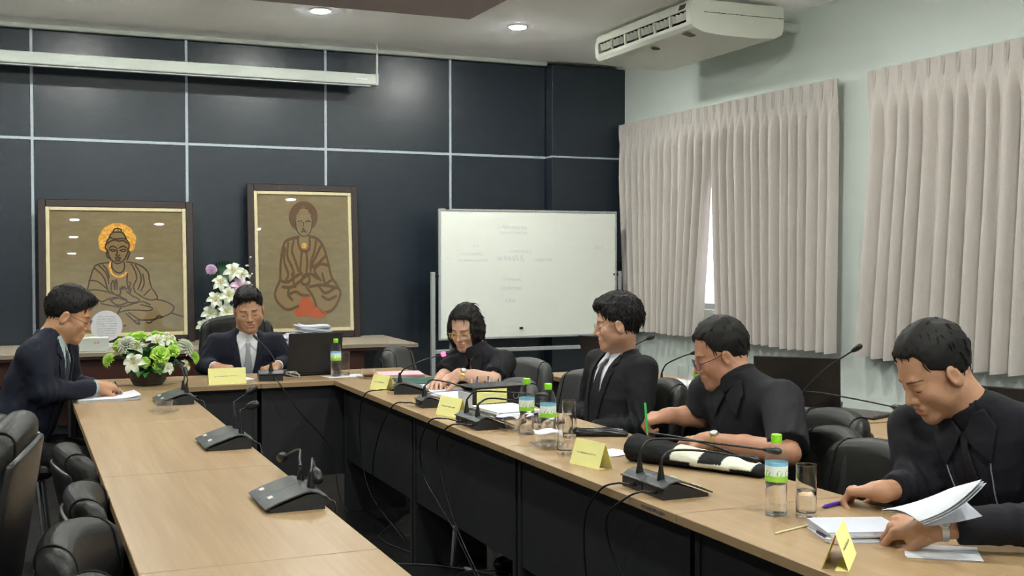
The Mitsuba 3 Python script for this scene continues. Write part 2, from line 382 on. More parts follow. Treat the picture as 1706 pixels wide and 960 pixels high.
# ---------------------------------------------------------------- air conditioner hung under the ceiling
def air_conditioner():
    k = thing('air_conditioner', 'white ceiling-hung air conditioner above the curtains by the corner', 'air conditioner')
    L = 1.52; M = mat((4.72, 7.66, 0), rz=-1.5)
    def ext(poly, y0, y1):
        v, f = prism(Polygon(poly), y1-y0); return outward(np.stack([v[:, 0], v[:, 2]+y0, v[:, 1]], 1), f)
    # profile in local x (front is negative, back to the wall positive) and z
    belly = [(-.312, 3.128), (-.305, 3.105), (-.275, 3.080), (-.20, 3.056), (-.05, 3.042), (.25, 3.040), (.40, 3.05), (.46, 3.08), (.475, 3.13), (.475, 3.27), (.46, 3.285)]
    y0, y1 = -L/2+.06, L/2-.06
    full = [(-.29, 3.285), (-.315, 3.215)] + belly
    for a, b in ((-L/2, y0), (y1, L/2)):
        part(k, 'end_cap', moved(ext(full, a, b), M), 'm_offwhite', 20)
    part(k, 'cabinet', moved(ext([(-.29, 3.285), (-.315, 3.215), (-.18, 3.205), (-.18, 3.135), (-.30, 3.120)] + belly, y0, y1), M), 'm_offwhite', 20)
    part(k, 'outlet_throat', moved(ext([(-.186, 3.206), (-.182, 3.206), (-.182, 3.134), (-.186, 3.134)], y0, y1), M), 'm_black_matt', False, label='dark air outlet')
    part(k, 'outlet_throat', moved(ext([(-.31, 3.213), (-.31, 3.211), (-.18, 3.2025), (-.18, 3.2045)], y0, y1), M), 'm_black_matt', False)
    part(k, 'outlet_throat', moved(ext([(-.298, 3.1205), (-.298, 3.1225), (-.18, 3.1375), (-.18, 3.1355)], y0, y1), M), 'm_black_matt', False)
    n = 24
    for i in range(n):
        y = y0 + (y1-y0)*(i+.5)/n
        part(k, 'vane', moved(ext([(-.312, 3.209), (-.280, 3.207), (-.270, 3.160), (-.300, 3.150)], -.0022, .0022), M @ mat((0, y, 0)) @ mat((-.295, 0, 0), rz=-25) @ mat((.295, 0, 0))), 'm_offwhite', False)
    for i in range(1, 6):
        y = y0 + (y1-y0)*i/6
        part(k, 'divider', moved(ext([(-.316, 3.213), (-.295, 3.210), (-.295, 3.122), (-.312, 3.127)], y-.006, y+.006), M), 'm_offwhite', False)
    part(k, 'badge', moved(lathe([(0, -.004), (.030, -.004), (.036, 0), (0, 0)], 20), M @ mat((-.20, -.06, 3.054), ry=9)), 'm_mic', label='small oval maker badge')
    part(k, 'indicator_panel', moved(box(-.05, .03, -.035, .035, -.003, 0), M @ mat((-.22, -L/2+.16, 3.060), ry=11)), 'm_mic_top', False)
    part(k, 'sticker', moved(box(-.001, .001, -.045, .045, -.02, .02), M @ mat((-.3045, -L/2+.13, 3.248), ry=19)), 'm_leather_grey', False)
    part(k, 'seam', moved(box(-.20, .47, -L/2-.0015, -L/2+.002, 3.196, 3.200), M), 'm_mic_top', False)
    part(k, 'pipe', tube([[5.10, 7.08, 3.19], [5.25, 7.08, 3.19], [5.449, 7.08, 3.185]], .035, 14), 'm_white')
    for y in (-.6, .6):
        part(k, 'hanger', moved(box(.0, .4, y-.02, y+.02, 3.28, CEIL-.001), M), 'm_alu', False)
air_conditioner()

# ---------------------------------------------------------------- roll-up projection screen case on two rods
k = thing('projector_screen_case', 'long white case of a rolled-up projection screen hanging before the dark wall', 'projection screen')
part(k, 'housing', rbox(-1.3, 2.88, 9.555, 9.645, 2.945, 3.04, .012, 12), 'm_white')
for x in (-1.3, 2.89): part(k, 'end_cap', rbox(x-.012, x+.012, 9.55, 9.65, 2.94, 3.05, .01, 12), 'm_white')
for x in (-.9, 2.90): part(k, 'hanger', tube([[x, 9.60, 3.03], [x, 9.60, CEIL]], .009, 8), 'm_white')
part(k, 'maker_plate', box(2.70, 2.80, 9.551, 9.556, 2.985, 2.997), 'm_ink_faint', False)
part(k, 'pull_bar', box(-1.25, 2.84, 9.58, 9.62, 2.932, 2.946, .003), 'm_alu', False)

# ---------------------------------------------------------------- credenza
k = thing('credenza', 'long mahogany sideboard with a pale top under the two pictures', 'sideboard')
top = Polygon([(-2.2, 9.02), (2.72, 9.02), (2.95, 8.98), (2.98, 9.02), (3.03, 9.86), (-2.2, 9.86)])
part(k, 'worktop', prism(Polygon([(-2.2, 8.86), (2.66, 8.86), (2.93, 8.74), (2.99, 8.78), (3.02, 9.86), (-2.2, 9.86)]).buffer(.004), .028, .722), 'm_cred_top', 25)
part(k, 'edge', prism(Polygon([(-2.2, 8.88), (2.66, 8.88), (2.90, 8.78), (2.97, 8.80), (3.0, 9.84), (-2.2, 9.84)]), .022, .70), 'm_mahogany', 25)
part(k, 'apron', box(-2.15, 2.55, 8.98, 9.02, .52, .70), 'm_mahogany', False)
part(k, 'apron', box(2.20, 2.60, 9.0, 9.8, .52, .70), 'm_mahogany', False)
for x in (-2.1, -.3, 1.0, 2.5):
    part(k, 'side_panel', box(x-.02, x+.02, 9.02, 9.82, 0, .70), 'm_mahogany', False)
part(k, 'back_panel', box(-2.1, 2.5, 9.78, 9.81, .1, .70), 'm_mahogany', False)

# ---------------------------------------------------------------- framed pictures leaning on the wall
def picture(label, xl, xr, ztop, tilt, ybot, art, w_in):
    k = thing('framed_picture', label, 'picture')
    Wd, Hh = xr-xl, ztop-.752
    M = mat((xl, ybot, .752), rx=-tilt)
    fw, sl = .058, .034
    def ring2(x0, z0, x1, z1, w, y0, y1):
        return join(box(x0, x0+w, y0, y1, z0, z1, .004), box(x1-w, x1, y0, y1, z0, z1, .004), box(x0+w, x1-w, y0, y1, z0, z0+w, .004), box(x0+w, x1-w, y0, y1, z1-w, z1, .004))
    part(k, 'frame', moved(ring2(0, 0, Wd, Hh, fw, -.03, .0), M), 'm_frame_dark', 20)
    part(k, 'slip', moved(ring2(fw-.004, fw-.004, Wd-fw+.004, Hh-fw+.004, sl, -.022, -.004), M), 'm_slip', 20, label='cream inner frame')
    part(k, 'canvas', moved(box(fw, Wd-fw, -.010, -.002, fw, Hh-fw), M), 'm_canvas', False)
    part(k, 'backing', moved(box(.02, Wd-.02, -.002, .004, .02, Hh-.02), M), 'm_black_matt', False)
    iw, ih = Wd-2*(fw+sl), Hh-2*(fw+sl)
    for name, poly, m, lv, lab in art:
        v, f = prism(poly, .0012)
        v = np.stack([fw+sl+v[:, 0]*iw, -.0102-lv*.0008-v[:, 2], fw+sl+v[:, 1]*ih], 1)
        part(k, name, moved((v, f), M), m, False, label=lab)
    part(k, 'glazing', moved(box(fw, Wd-fw, -.0205, -.0185, fw, Hh-fw), M), 'm_pane', False, label='clear picture glass')
    return k
def uvmap(corners):
    (ax, ay), (bx, by), (cx, cy), (dx, dy) = corners  # tl, tr, br, bl
    def g(pts):
        out = []
        for x, y in pts:
            s, t = (x-ax)/(bx-ax), (y-ay)/(dy-ay)
            for _ in range(4):
                L = ax+(dx-ax)*t; R_ = bx+(cx-bx)*t; s = (x-L)/(R_-L)
                Tt = ay+(by-ay)*s; Bb = dy+(cy-dy)*s; t = (y-Tt)/(Bb-Tt)
            out.append((s, 1-t))
        return out
    return g
g1 = uvmap([(52, 88), (907, 100), (925, 872), (66, 880)])
S1 = [[(455,225),(462,208),(485,203),(505,210),(510,228)],[(430,262),(440,240),(460,228),(510,228),(530,248),(540,270)],[(412,300),(418,280),(435,262),(455,270),(480,272),(510,268),(535,272),(552,290),(560,310),(558,335)],
 [(412,300),(405,325),(415,345),(425,360)],[(420,300),(440,285),(470,278),(490,285),(520,282),(545,298)],[(418,340),(425,370),(440,400),(465,425),(487,432),(510,422),(532,400),(548,365),(552,335)],
 [(430,330),(450,318),(475,328)],[(495,330),(520,318),(543,330)],[(435,342),(452,338),(470,346),(452,352),(435,342)],[(500,346),(520,338),(538,344),(520,354),(500,346)],[(480,335),(482,365),(474,376),(486,382),(498,376)],
 [(470,394),(487,390),(503,394)],[(472,400),(487,406),(500,398)],[(470,412),(487,416),(500,410)],[(418,345),(412,365),(420,390),(430,395)],[(555,345),(562,365),(552,395),(545,405)],
 [(447,428),(450,460),(475,485),(500,492),(522,480),(530,455),(528,425)],[(430,425),(380,430),(340,445),(322,480),(305,540),(290,600),(280,620),(330,650),(385,680)],[(335,460),(370,490),(395,520),(410,560),(420,600)],
 [(360,440),(400,480),(420,520),(428,560)],[(300,540),(350,545),(400,580),(440,620)],[(285,605),(340,600),(400,610),(450,625),(500,640)],[(390,440),(415,470),(430,520)],
 [(545,420),(600,430),(650,455),(685,490),(695,540),(710,590),(735,625),(748,660),(700,670),(650,650),(610,625)],[(548,490),(548,560),(570,620)],[(575,435),(600,480),(610,530),(590,580),(600,620)],
 [(600,440),(630,490),(640,540),(620,600)],[(650,500),(660,560),(640,610)],[(700,600),(660,640)],[(560,550),(572,565),(560,580),(575,600),(565,620)],[(445,560),(455,540),(462,560),(465,600),(470,560),(475,535),(482,560),(480,600)],
 [(445,560),(445,600),(460,625),(490,640),(505,620),(500,590)],[(505,600),(515,580),(520,600),(530,580),(540,600),(555,585),(560,605)],[(490,640),(540,665),(560,685),(620,680),(625,665),(580,640),(545,615)],[(385,680),(430,660),(480,650)],
 [(440,670),(490,655),(550,678),(520,695),(480,700),(440,670)],[(380,690),(450,705),(510,712),(600,690),(650,680),(700,700)],[(510,715),(490,750),(480,800),(500,830),(540,835)],[(490,750),(550,735),(620,735),(680,740),(715,730),(700,715),(640,700)],
 [(748,668),(800,680),(840,700),(862,720),(840,755),(790,780),(740,790),(700,800),(650,800),(600,800)],[(540,755),(580,790),(610,820),(630,825),(625,810)],[(560,750),(610,785),(640,800)],[(680,815),(700,820),(720,800),(740,795),(750,775),(780,775)],[(840,755),(920,780)]]
fig1 = Polygon(g1([(487,432),(528,425),(545,420),(650,455),(695,540),(748,660),(862,720),(790,780),(640,815),(500,835),(380,690),(280,620),(305,540),(340,445),(430,425)])).buffer(0)
face1 = Polygon(g1([(412,300),(440,240),(485,203),(530,248),(558,310),(552,365),(510,422),(487,432),(440,400),(418,350)]))
halo = Polygon(g1([(482+123*math.cos(a)*(1+.02*math.sin(9*a)), 285-118*math.sin(a)) for a in np.linspace(-.55, math.pi+.5, 60)] + [(487,380)])).buffer(0)
art1 = [('halo', halo.difference(face1), 'm_gold', 0, 'gold halo'), ('robe', unary_union([fig1, face1]), 'm_robe', 0, None),
        ('collar_ring', unary_union([stroke(g1([(435,425),(432,455),(445,490),(470,512),(500,518),(530,505),(545,490)]), .016)]), 'm_gold', 1, 'gold necklace'),
        ('outline', unary_union([stroke([tuple(q) for q in spline(g1(s), 5*len(s))], .0115) for s in S1]), 'm_line_brown', 1, 'dark brown drawn outlines')]
picture('square framed drawing of a seated robed figure with a gold halo', .155, 1.35, 1.915, 4.2, 9.70, art1, 0)
g2 = uvmap([(78, 66), (636, 80), (660, 888), (92, 895)])
face2 = Polygon(g2([(312,230),(315,280),(335,315),(362,327),(390,318),(410,285),(415,230),(400,190),(360,170),(320,190)]))
hair2 = Polygon(g2([(310,205),(330,178),(340,150),(360,138),(380,150),(395,178),(415,205),(398,194),(365,188),(325,196)]))
robe2 = Polygon(g2([(330,330),(260,350),(235,390),(218,500),(215,590),(195,640),(183,690),(205,740),(260,780),(330,760),(350,700),(395,695),(430,760),(500,800),(560,770),(597,690),(580,640),(540,580),(520,500),(490,400),(450,345),(395,325)]))
S2 = [[(330,330),(260,350),(235,390),(218,500),(215,590),(195,640),(183,690),(205,740),(260,780),(330,760)],[(395,325),(450,345),(490,400),(520,500),(540,580),(580,640),(597,690),(560,770),(500,800),(430,760)],
 [(300,350),(290,420),(310,480),(330,540)],[(265,370),(260,450),(290,520),(300,560)],[(245,400),(240,480),(265,560),(250,600)],[(325,340),(330,380),(350,415),(390,415),(400,380),(398,335)],[(440,350),(430,420),(410,480),(405,540)],
 [(470,390),(440,450),(415,500)],[(500,450),(450,500),(410,520)],[(520,510),(470,500),(430,540),(470,600)],[(215,600),(260,610),(320,570),(350,555)],[(230,640),(290,640),(345,600),(400,560),(450,590)],[(265,690),(310,670),(350,690),(395,695)],
 [(345,600),(360,625),(390,620),(400,590),(380,565),(355,575)],[(380,640),(420,700),(440,750)],[(400,640),(470,630),(540,640),(580,650)],[(460,640),(500,680),(560,650)],[(480,700),(520,720),(570,700)],[(270,650),(265,690),(290,720)],[(480,560),(500,620),(540,600)],
 [(350,420),(345,480),(340,540)],[(380,430),(385,490),(380,550)],[(310,640),(300,610),(290,560)]]
S2f = [[(325,235),(345,230),(352,240)],[(375,240),(385,230),(405,235)],[(360,240),(362,275),(352,285),(372,286)],[(348,300),(362,296),(378,300)],[(340,155),(360,148),(380,155)],[(312,235),(318,285),(338,315),(362,327),(390,318),(410,285),(415,235)]]
art2 = [('halo', Polygon(g2([(360+90*math.cos(a), 205+97*math.sin(a)) for a in np.linspace(0, 6.28, 40)])).difference(face2), 'm_robe_dark', 0, 'brown halo'),
        ('robe', robe2, 'm_robe', 0, None), ('face', unary_union([face2, Polygon(g2([(335,315),(335,400),(362,415),(392,400),(395,315)]))]), 'm_canvas', 0, None), ('hair', hair2, 'm_robe', 1, None),
        ('seat_cloth', Polygon(g2([(352,700),(398,700),(432,760),(510,800),(500,830),(440,838),(380,822),(320,828),(298,792),(332,760)])), 'm_orange', 1, 'orange cloth under the figure'),
        ('brooch', Polygon(g2([(365+17*math.cos(a), 385+17*math.sin(a)) for a in np.linspace(0, 6.28, 16)])), 'm_gold', 1, 'small gold brooch'),
        ('fold', unary_union([stroke([tuple(q) for q in spline(g2(s), 6*len(s))], .024) for s in S2]), 'm_robe_dark', 1, 'brown painted folds'),
        ('outline', unary_union([stroke([tuple(q) for q in spline(g2(s), 5*len(s))], .008) for s in S2f]), 'm_line_brown', 2, None)]
picture('tall framed painting of a seated robed figure over an orange cloth, nearest the whiteboard', 1.80, 2.765, 2.08, 4.2, 9.70, art2, 0)

# ---------------------------------------------------------------- whiteboard on a wheeled stand
k = thing('whiteboard', 'wheeled whiteboard with faint half-erased writing in front of the dark wall', 'whiteboard')
bx0, bx1, by, bz0, bz1 = 3.395, 5.17, 9.40, .718, 1.878
Mw = mat((bx0, by, 0), rz=0, rx=0)
part(k, 'writing_surface', box(bx0+.015, bx1-.015, by, by+.012, bz0+.015, bz1-.015), 'm_board', False)
part(k, 'edge_frame', join(box(bx0, bx0+.02, by-.006, by+.018, bz0, bz1, .003), box(bx1-.02, bx1, by-.006, by+.018, bz0, bz1, .003), box(bx0, bx1, by-.006, by+.018, bz0, bz0+.02, .003), box(bx0, bx1, by-.006, by+.018, bz1-.02, bz1, .003)), 'm_alu', 20)
for x in (bx0-.05, bx1+.035):
    part(k, 'post', box(x-.018, x+.018, by-.004, by+.032, .10, 1.32, .003), 'm_alu', 20)
    part(k, 'foot', box(x-.018, x+.018, by-.30, by+.30, .07, .10, .003), 'm_alu', 20)
    for y in (by-.27, by+.27): part(k, 'caster', moved(lathe([(0, -.012), (.03, -.012), (.034, 0), (.03, .012), (0, .012)], 20), mat((x, y, .035), ry=90)), 'm_black')
    part(k, 'pivot', moved(lathe([(0, -.04), (.014, -.04), (.014, .04), (0, .04)], 12), mat((x + (.03 if x < 4 else -.03), by+.01, 1.29), ry=90)), 'm_black')
part(k, 'crossbar', box(bx0-.03, bx1+.03, by+.002, by+.028, .60, .635, .003), 'm_alu', 20)
part(k, 'crossbar', box(bx0-.03, bx1+.03, by-.002, by+.028, .12, .155, .003), 'm_alu', 20)
for x, z, w, h in ((3.46, 1.872, .03, .022), (3.47, .80, .022, .028), (4.17, .80, .032, .018)): part(k, 'magnet', box(x, x+w, by-.014, by, z, z+h, .002), 'm_black', False)
def scribble(w, h, seed, n=None):
    r = np.random.default_rng(seed); x = 0; out = []
    while x < w:
        a = r.uniform(.4, .9)*h
        pts = [(x, r.uniform(0, .3)*h), (x+.15*a, r.uniform(.6, 1)*h), (x+.45*a, r.uniform(.5, .9)*h), (x+.6*a, r.uniform(0, .3)*h), (x+.8*a, r.uniform(.2, .9)*h)]
        out.append(stroke(pts, h*.11)); x += a*r.uniform(.95, 1.3)
    return unary_union(out)
marks = [(822, 378, 44, 8), (826, 388, 42, 6), (760, 425, 36, 6), (757, 436, 46, 5), (822, 430, 40, 11), (842, 420, 35, 6), (883, 435, 30, 6), (826, 484, 36, 7), (830, 470, 30, 5), (835, 505, 14, 9), (736, 432, 7, 4), (992, 412, 15, 8), (780, 412, 8, 4)]
for i, (mx, my, w, h) in enumerate(marks):
    x = bx0 + (mx-724)/308*(bx1-bx0); z = bz1 - (my+h-351)/224*(bz1-bz0)
    v, f = prism(scribble(w*.006, h*.0053, 100+i), .0006)
    part(k, 'marker_writing', (np.stack([v[:, 0]+x, by-.0001-v[:, 2], v[:, 1]+z], 1), f), 'm_ink_faint', False)

# ---------------------------------------------------------------- the tables
def hbox(*a): return box(*a)
TZ = .75
def table_unit(label, x0, x1, y0, y1, panel, legs):
    """one conference table module: top, edge, modesty panel and side panels. panel: 'x-','x+','y-' side that carries the panel"""
    k = thing('conference_table', label, 'table', 'wood-top conference tables of the meeting ring')
    g = .0012
    part(k, 'tabletop', box(x0+g, x1-g, y0+g, y1-g, TZ-.028, TZ, .002), 'm_wood', 20)
    if panel == 'x+': px = (x0+.06, x0+.078)
    if panel == 'x-': px = (x1-.078, x1-.06)
    if panel[0] == 'x':
        part(k, 'modesty_panel', box(px[0], px[1], y0+.03, y1-.03, .30, TZ-.045, .001), 'm_panel_grey', False)
        part(k, 'rail', box(px[0]+.004, px[1]-.004, y0+.03, y1-.03, TZ-.045, TZ-.028), 'm_black', False)
        a, b = (px[0]-.006, px[0]+.36) if panel == 'x+' else (px[1]-.36, px[1]+.006)
        for y in (y0+.012, y1-.037):
            part(k, 'side_panel', box(a, b, y, y+.025, .0, TZ-.03, .001), 'm_panel_grey', False)
    else:
        part(k, 'modesty_panel', box(x0+.03, x1-.03, y0+.06, y0+.078, .20, TZ-.045, .001), 'm_panel_grey', False)
        part(k, 'rail', box(x0+.03, x1-.03, y0+.064, y0+.074, TZ-.045, TZ-.028), 'm_black', False)
        for x in (x0+.012, x1-.037):
            part(k, 'side_panel', box(x, x+.025, y0+.054, y0+.42, .0, TZ-.03, .001), 'm_panel_grey', False)
    return k
YI = 6.34
lx0, lx1, rx0, rx1 = .24, .80, 1.655, 2.245
for i, (a, b) in enumerate([(5.06, YI), (3.85, 5.06), (2.64, 3.85), (1.43, 2.64)]):
    table_unit(['left table module that carries the tea cup and the writing pad', 'left table module with the middle pair of microphones', 'left table module with the near pair of white-buttoned microphones', 'nearest bare left table module at the bottom of the photo'][i], lx0, lx1, a, b, 'x-', 0)
for i, (a, b) in enumerate([(5.10, YI), (3.88, 5.10), (2.67, 3.88), (1.45, 2.67)]):
    table_unit(['right table module in front of the woman', 'right table module with the two clustered water bottles', 'right table module with the rolled black and white bag', 'nearest right table module under the stapled papers'][i], rx0, rx1, a, b, 'x+', 0)
for i, (a, b) in enumerate([(.24, 1.24), (1.24, 2.245)]):
    table_unit(['head table module under the flower bowl', 'head table module that carries the open laptop'][i], a, b, YI, 6.93, 'y-', 0)
for i, (a, b) in enumerate([(5.05, 6.25), (3.82, 5.02), (2.58, 3.79)]):
    table_unit(['second-row table by the whiteboard', 'second-row table behind the man in glasses', 'second-row table behind the rightmost man'][i], 2.905, 3.56, a, b, 'x+', 0)
# stamp on the near edge of the right table
v, f = prism(scribble(.13, .014, 55), .0008)
kk = 'conference_table_006__edge_stamp' if False else None
RT = [q for q in labels if q.startswith('conference_table') and labels[q]['label'].startswith('right table module with the rolled')][0]
part(RT, 'edge_stamp', (np.stack([rx0-v[:, 2]+.0012, 2.86-v[:, 0], v[:, 1]+.729], 1), f), 'm_ink', False, label='dark stamped lettering on the table edge')
# ================================================================ PEOPLE: signed distance fields turned into meshes
def s_ball(P, c, r): return np.linalg.norm(P - np.asarray(c, np.float32), axis=-1) - r
def s_ell(P, c, r, R=None):
    q = P - np.asarray(c, np.float32)
    if R is not None: q = q @ np.asarray(R, np.float32)
    r = np.asarray(r, np.float32)
    k0 = np.linalg.norm(q/r, axis=-1); k1 = np.linalg.norm(q/(r*r), axis=-1)
    return k0*(k0-1)/np.maximum(k1, 1e-6)
def s_cap(P, a, b, ra, rb=None):
    a, b = np.asarray(a, np.float32), np.asarray(b, np.float32); rb = ra if rb is None else rb
    ba = b - a; t = np.clip(((P - a) @ ba)/max(float(ba @ ba), 1e-9), 0, 1)
    return np.linalg.norm(P - a - t[..., None]*ba, axis=-1) - (ra + (rb-ra)*t)
def smin(a, b, k):
    h = np.maximum(k - np.abs(a-b), 0)/k
    return np.minimum(a, b) - h*h*k*.25
def smax(a, b, k): return -smin(-a, -b, k)
def grid_mesh(fn, lo, hi, h, slack=.012):
    """naive surface nets of fn < 0 inside the box"""
    lo, hi = np.asarray(lo, float), np.asarray(hi, float)
    n = np.ceil((hi-lo)/h).astype(int) + 1
    # evaluate only in the blocks that the surface passes through
    B = 4; nb = -(-n//B); n = nb*B
    cb = [lo[i] + h*(np.arange(nb[i])*B + (B-1)/2) for i in range(3)]
    cp = np.stack(np.meshgrid(*cb, indexing='ij'), -1).reshape(-1, 3).astype(np.float32)
    cd = fn(cp); act = np.abs(cd) < h*B*1.15 + slack
    D = np.repeat(np.repeat(np.repeat(np.where(cd < 0, -1., 1.).astype(np.float32).reshape(nb), B, 0), B, 1), B, 2)
    ab = np.argwhere(act.reshape(nb))*B
    o3 = np.stack(np.meshgrid(*[np.arange(B)]*3, indexing='ij'), -1).reshape(1, -1, 3)
    pi = (ab[:, None, :] + o3).reshape(-1, 3)
    D[tuple(pi.T)] = fn((lo + h*pi).astype(np.float32))
    for a in range(3):  # close the surface at the box
        s = [slice(None)]*3
        for e in (0, -1):
            s[a] = e; D[tuple(s)] = np.maximum(D[tuple(s)], h*.5)
    I = D < 0
    cnt = sum(I[i:n[0]-1+i, j:n[1]-1+j, k:n[2]-1+k].astype(np.int8) for i in (0, 1) for j in (0, 1) for k in (0, 1))
    cells = np.argwhere((cnt > 0) & (cnt < 8))
    if not len(cells): return np.zeros((0, 3)), np.zeros((0, 3), int)
    idx = -np.ones(n-1, int); idx[tuple(cells.T)] = np.arange(len(cells))
    acc = np.zeros((len(cells), 3)); num = np.zeros(len(cells))
    cor = [(i, j, k) for i in (0, 1) for j in (0, 1) for k in (0, 1)]
    for p in cor:
        for a in range(3):
            if p[a] == 0:
                q = list(p); q[a] = 1
                d0 = D[tuple((cells + p).T)]; d1 = D[tuple((cells + q).T)]
                m = (d0 < 0) != (d1 < 0); t = np.where(m, d0/np.where(m, d0-d1, 1), 0)
                pt = np.array(p, float)[None] + 0; pt = np.repeat(pt, len(cells), 0); pt[:, a] += t
                acc += pt*m[:, None]; num += m
    V = lo + h*(cells + acc/num[:, None])
    Q = []
    for a in range(3):
        b, c = (a+1) % 3, (a+2) % 3
        s0 = [slice(1, -1)]*3; s1 = [slice(1, -1)]*3; s0[a] = slice(0, -1); s1[a] = slice(1, None)
        A, B = I[tuple(s0)], I[tuple(s1)]
        for flip, msk in ((False, A & ~B), (True, ~A & B)):
            e = np.argwhere(msk)
            off = np.ones(3, int); off[a] = 0; e = e + off
            db, dc = np.eye(3, dtype=int)[b], np.eye(3, dtype=int)[c]
            q = np.stack([idx[tuple((e-db-dc).T)], idx[tuple((e-dc).T)], idx[tuple(e.T)], idx[tuple((e-db).T)]], 1)
            Q.append(q[:, ::-1] if flip else q)
    Q = np.vstack(Q)
    return V, np.vstack([Q[:, [0, 1, 2]], Q[:, [0, 2, 3]]])
def nfbm(P, f, seed, o=3): return meshkit.fbm(np.asarray(P, float)*np.asarray(f), o, seed) - .5
def vnormals(V, F):
    n = np.zeros_like(V); c = np.cross(V[F[:, 1]]-V[F[:, 0]], V[F[:, 2]]-V[F[:, 0]])
    for k in range(3): np.add.at(n, F[:, k], c)
    return n/(np.linalg.norm(n, axis=1, keepdims=True)+1e-12)
def unit(v): v = np.asarray(v, float); return v/np.linalg.norm(v)
def frame(right, fwd, up, o, s=1.0):
    M = np.eye(4); M[:3, 0], M[:3, 1], M[:3, 2], M[:3, 3] = np.asarray(right)*s, np.asarray(fwd)*s, np.asarray(up)*s, o
    return M
def to_local(P, M):
    Mi = np.linalg.inv(M); return (P @ Mi[:3, :3].T.astype(np.float32) + Mi[:3, 3].astype(np.float32)).astype(np.float32)

def head_field(P, o):
    fat = o.get('fat', 0)
    d = s_ell(P, (0, -.016, .040), (.0755, .097, .093))
    d = smin(d, s_ell(P, (0, .016, -.018), (.062+fat*.7, .066, .092)), .03)
    for s in (-1, 1):
        d = smin(d, s_cap(P, (s*(.050+fat), -.004, -.052), (s*.017, .058, -.090), .020+fat*.6, .018), .025)
        d = smin(d, s_ball(P, (s*(.039+fat*.5), .051, -.024), .026), .022)
    for s in (-1, 1): d = smin(d, s_ball(P, (s*(.036+fat*.8), .034, -.050), .0235), .025)
    d = smin(d, s_ball(P, (0, .066, -.094), .021), .02)
    d = smin(d, s_cap(P, (-.030, .0715, .022), (.030, .0715, .022), .0135), .014)
    for s in (-1, 1):
        d = smax(d, -s_ball(P, (s*.0315, .099, .001), .0185), .014)
    for s in (-1, 1):
        d = smin(d, s_ell(P, (s*.0315, .0685, .0005), (.0165, .0135, .0125)), .005)
    d = smin(d, s_cap(P, (0, .081, .012), (0, .101, -.028), .0065, .0105), .013)
    for s in (-1, 1): d = smin(d, s_ball(P, (s*.0125, .089, -.033), .0088), .007)
    d = smin(d, s_ell(P, (0, .074, -.060), (.028, .017, .022)), .016)
    d = smin(d, s_cap(P, (-.019, .0845, -.0575), (.019, .0845, -.0575), .0058), .006)
    d = smin(d, s_cap(P, (-.015, .0850, -.0690), (.015, .0850, -.0690), .0068), .006)
    d = smax(d, -s_cap(P, (-.024, .0905, -.0632), (.024, .0905, -.0632), .0022), .003)
    for s in (-1, 1):
        e = s_ell(P, (s*.0800, -.010, -.006), (.0085, .0195, .033), trimesh.transformations.euler_matrix(math.radians(-12), 0, math.radians(s*-14))[:3, :3])
        e = smax(e, -s_ell(P, (s*.0905, -.006, -.002), (.0075, .0105, .019)), .004)
        d = smin(d, e, .006)
    return d
def head_neck(P, o, nb):
    d = head_field(P, o)
    return smin(d, s_cap(P, (0, -.026, -.045), nb, .054+o.get('fat', 0), .062+o.get('fat', 0)*1.3), .03)
def skin_paint(V, tone, seed):
    """the face's own colours: lips, eyebrows, a little red on nose and cheeks and ears; V in head space"""
    base = np.array(lin(*(.90*np.array(tone))))[None]*(1 + .10*nfbm(V, 30, seed, 3)[:, None])
    def d2(a, b, ra, rb): return s_cap(V*np.array([1, 0, 1]), (a[0], 0, a[1]), (b[0], 0, b[1]), ra, rb)
    lips = np.minimum(d2((-.020, -.0585), (.020, -.0585), .0040, .0040), d2((-.015, -.0690), (.015, -.0690), .0052, .0052))
    lips = np.minimum(lips, d2((-.010, -.0560), (.010, -.0560), .0042, .0042))
    t = np.clip(-lips/.0015+.5, 0, 1)[:, None]*(V[:, 1:2] > .07)*.7
    base = base*(1-t) + t*np.array(lin(tone[0]-44, tone[1]-56, tone[2]-46))
    for s in (-1, 1):
        b = np.minimum(d2((s*.014, .0228), (s*.036, .0265), .0027, .0031), d2((s*.036, .0265), (s*.052, .0215), .0029, .0015))
        t = np.clip(-b/.0015+.5, 0, 1)[:, None]*.85*(V[:, 1:2] > .045)
        base = base*(1-t) + t*np.array(lin(40, 31, 28))
        n_ = np.maximum(s_ball(V, (s*.0085, .092, -.0415), .0035), -1)
        t = np.clip(-n_/.0015+.5, 0, 1)[:, None]*.7; base = base*(1-t) + t*np.array(lin(70, 40, 34))
    return np.clip(base, 0, 1)

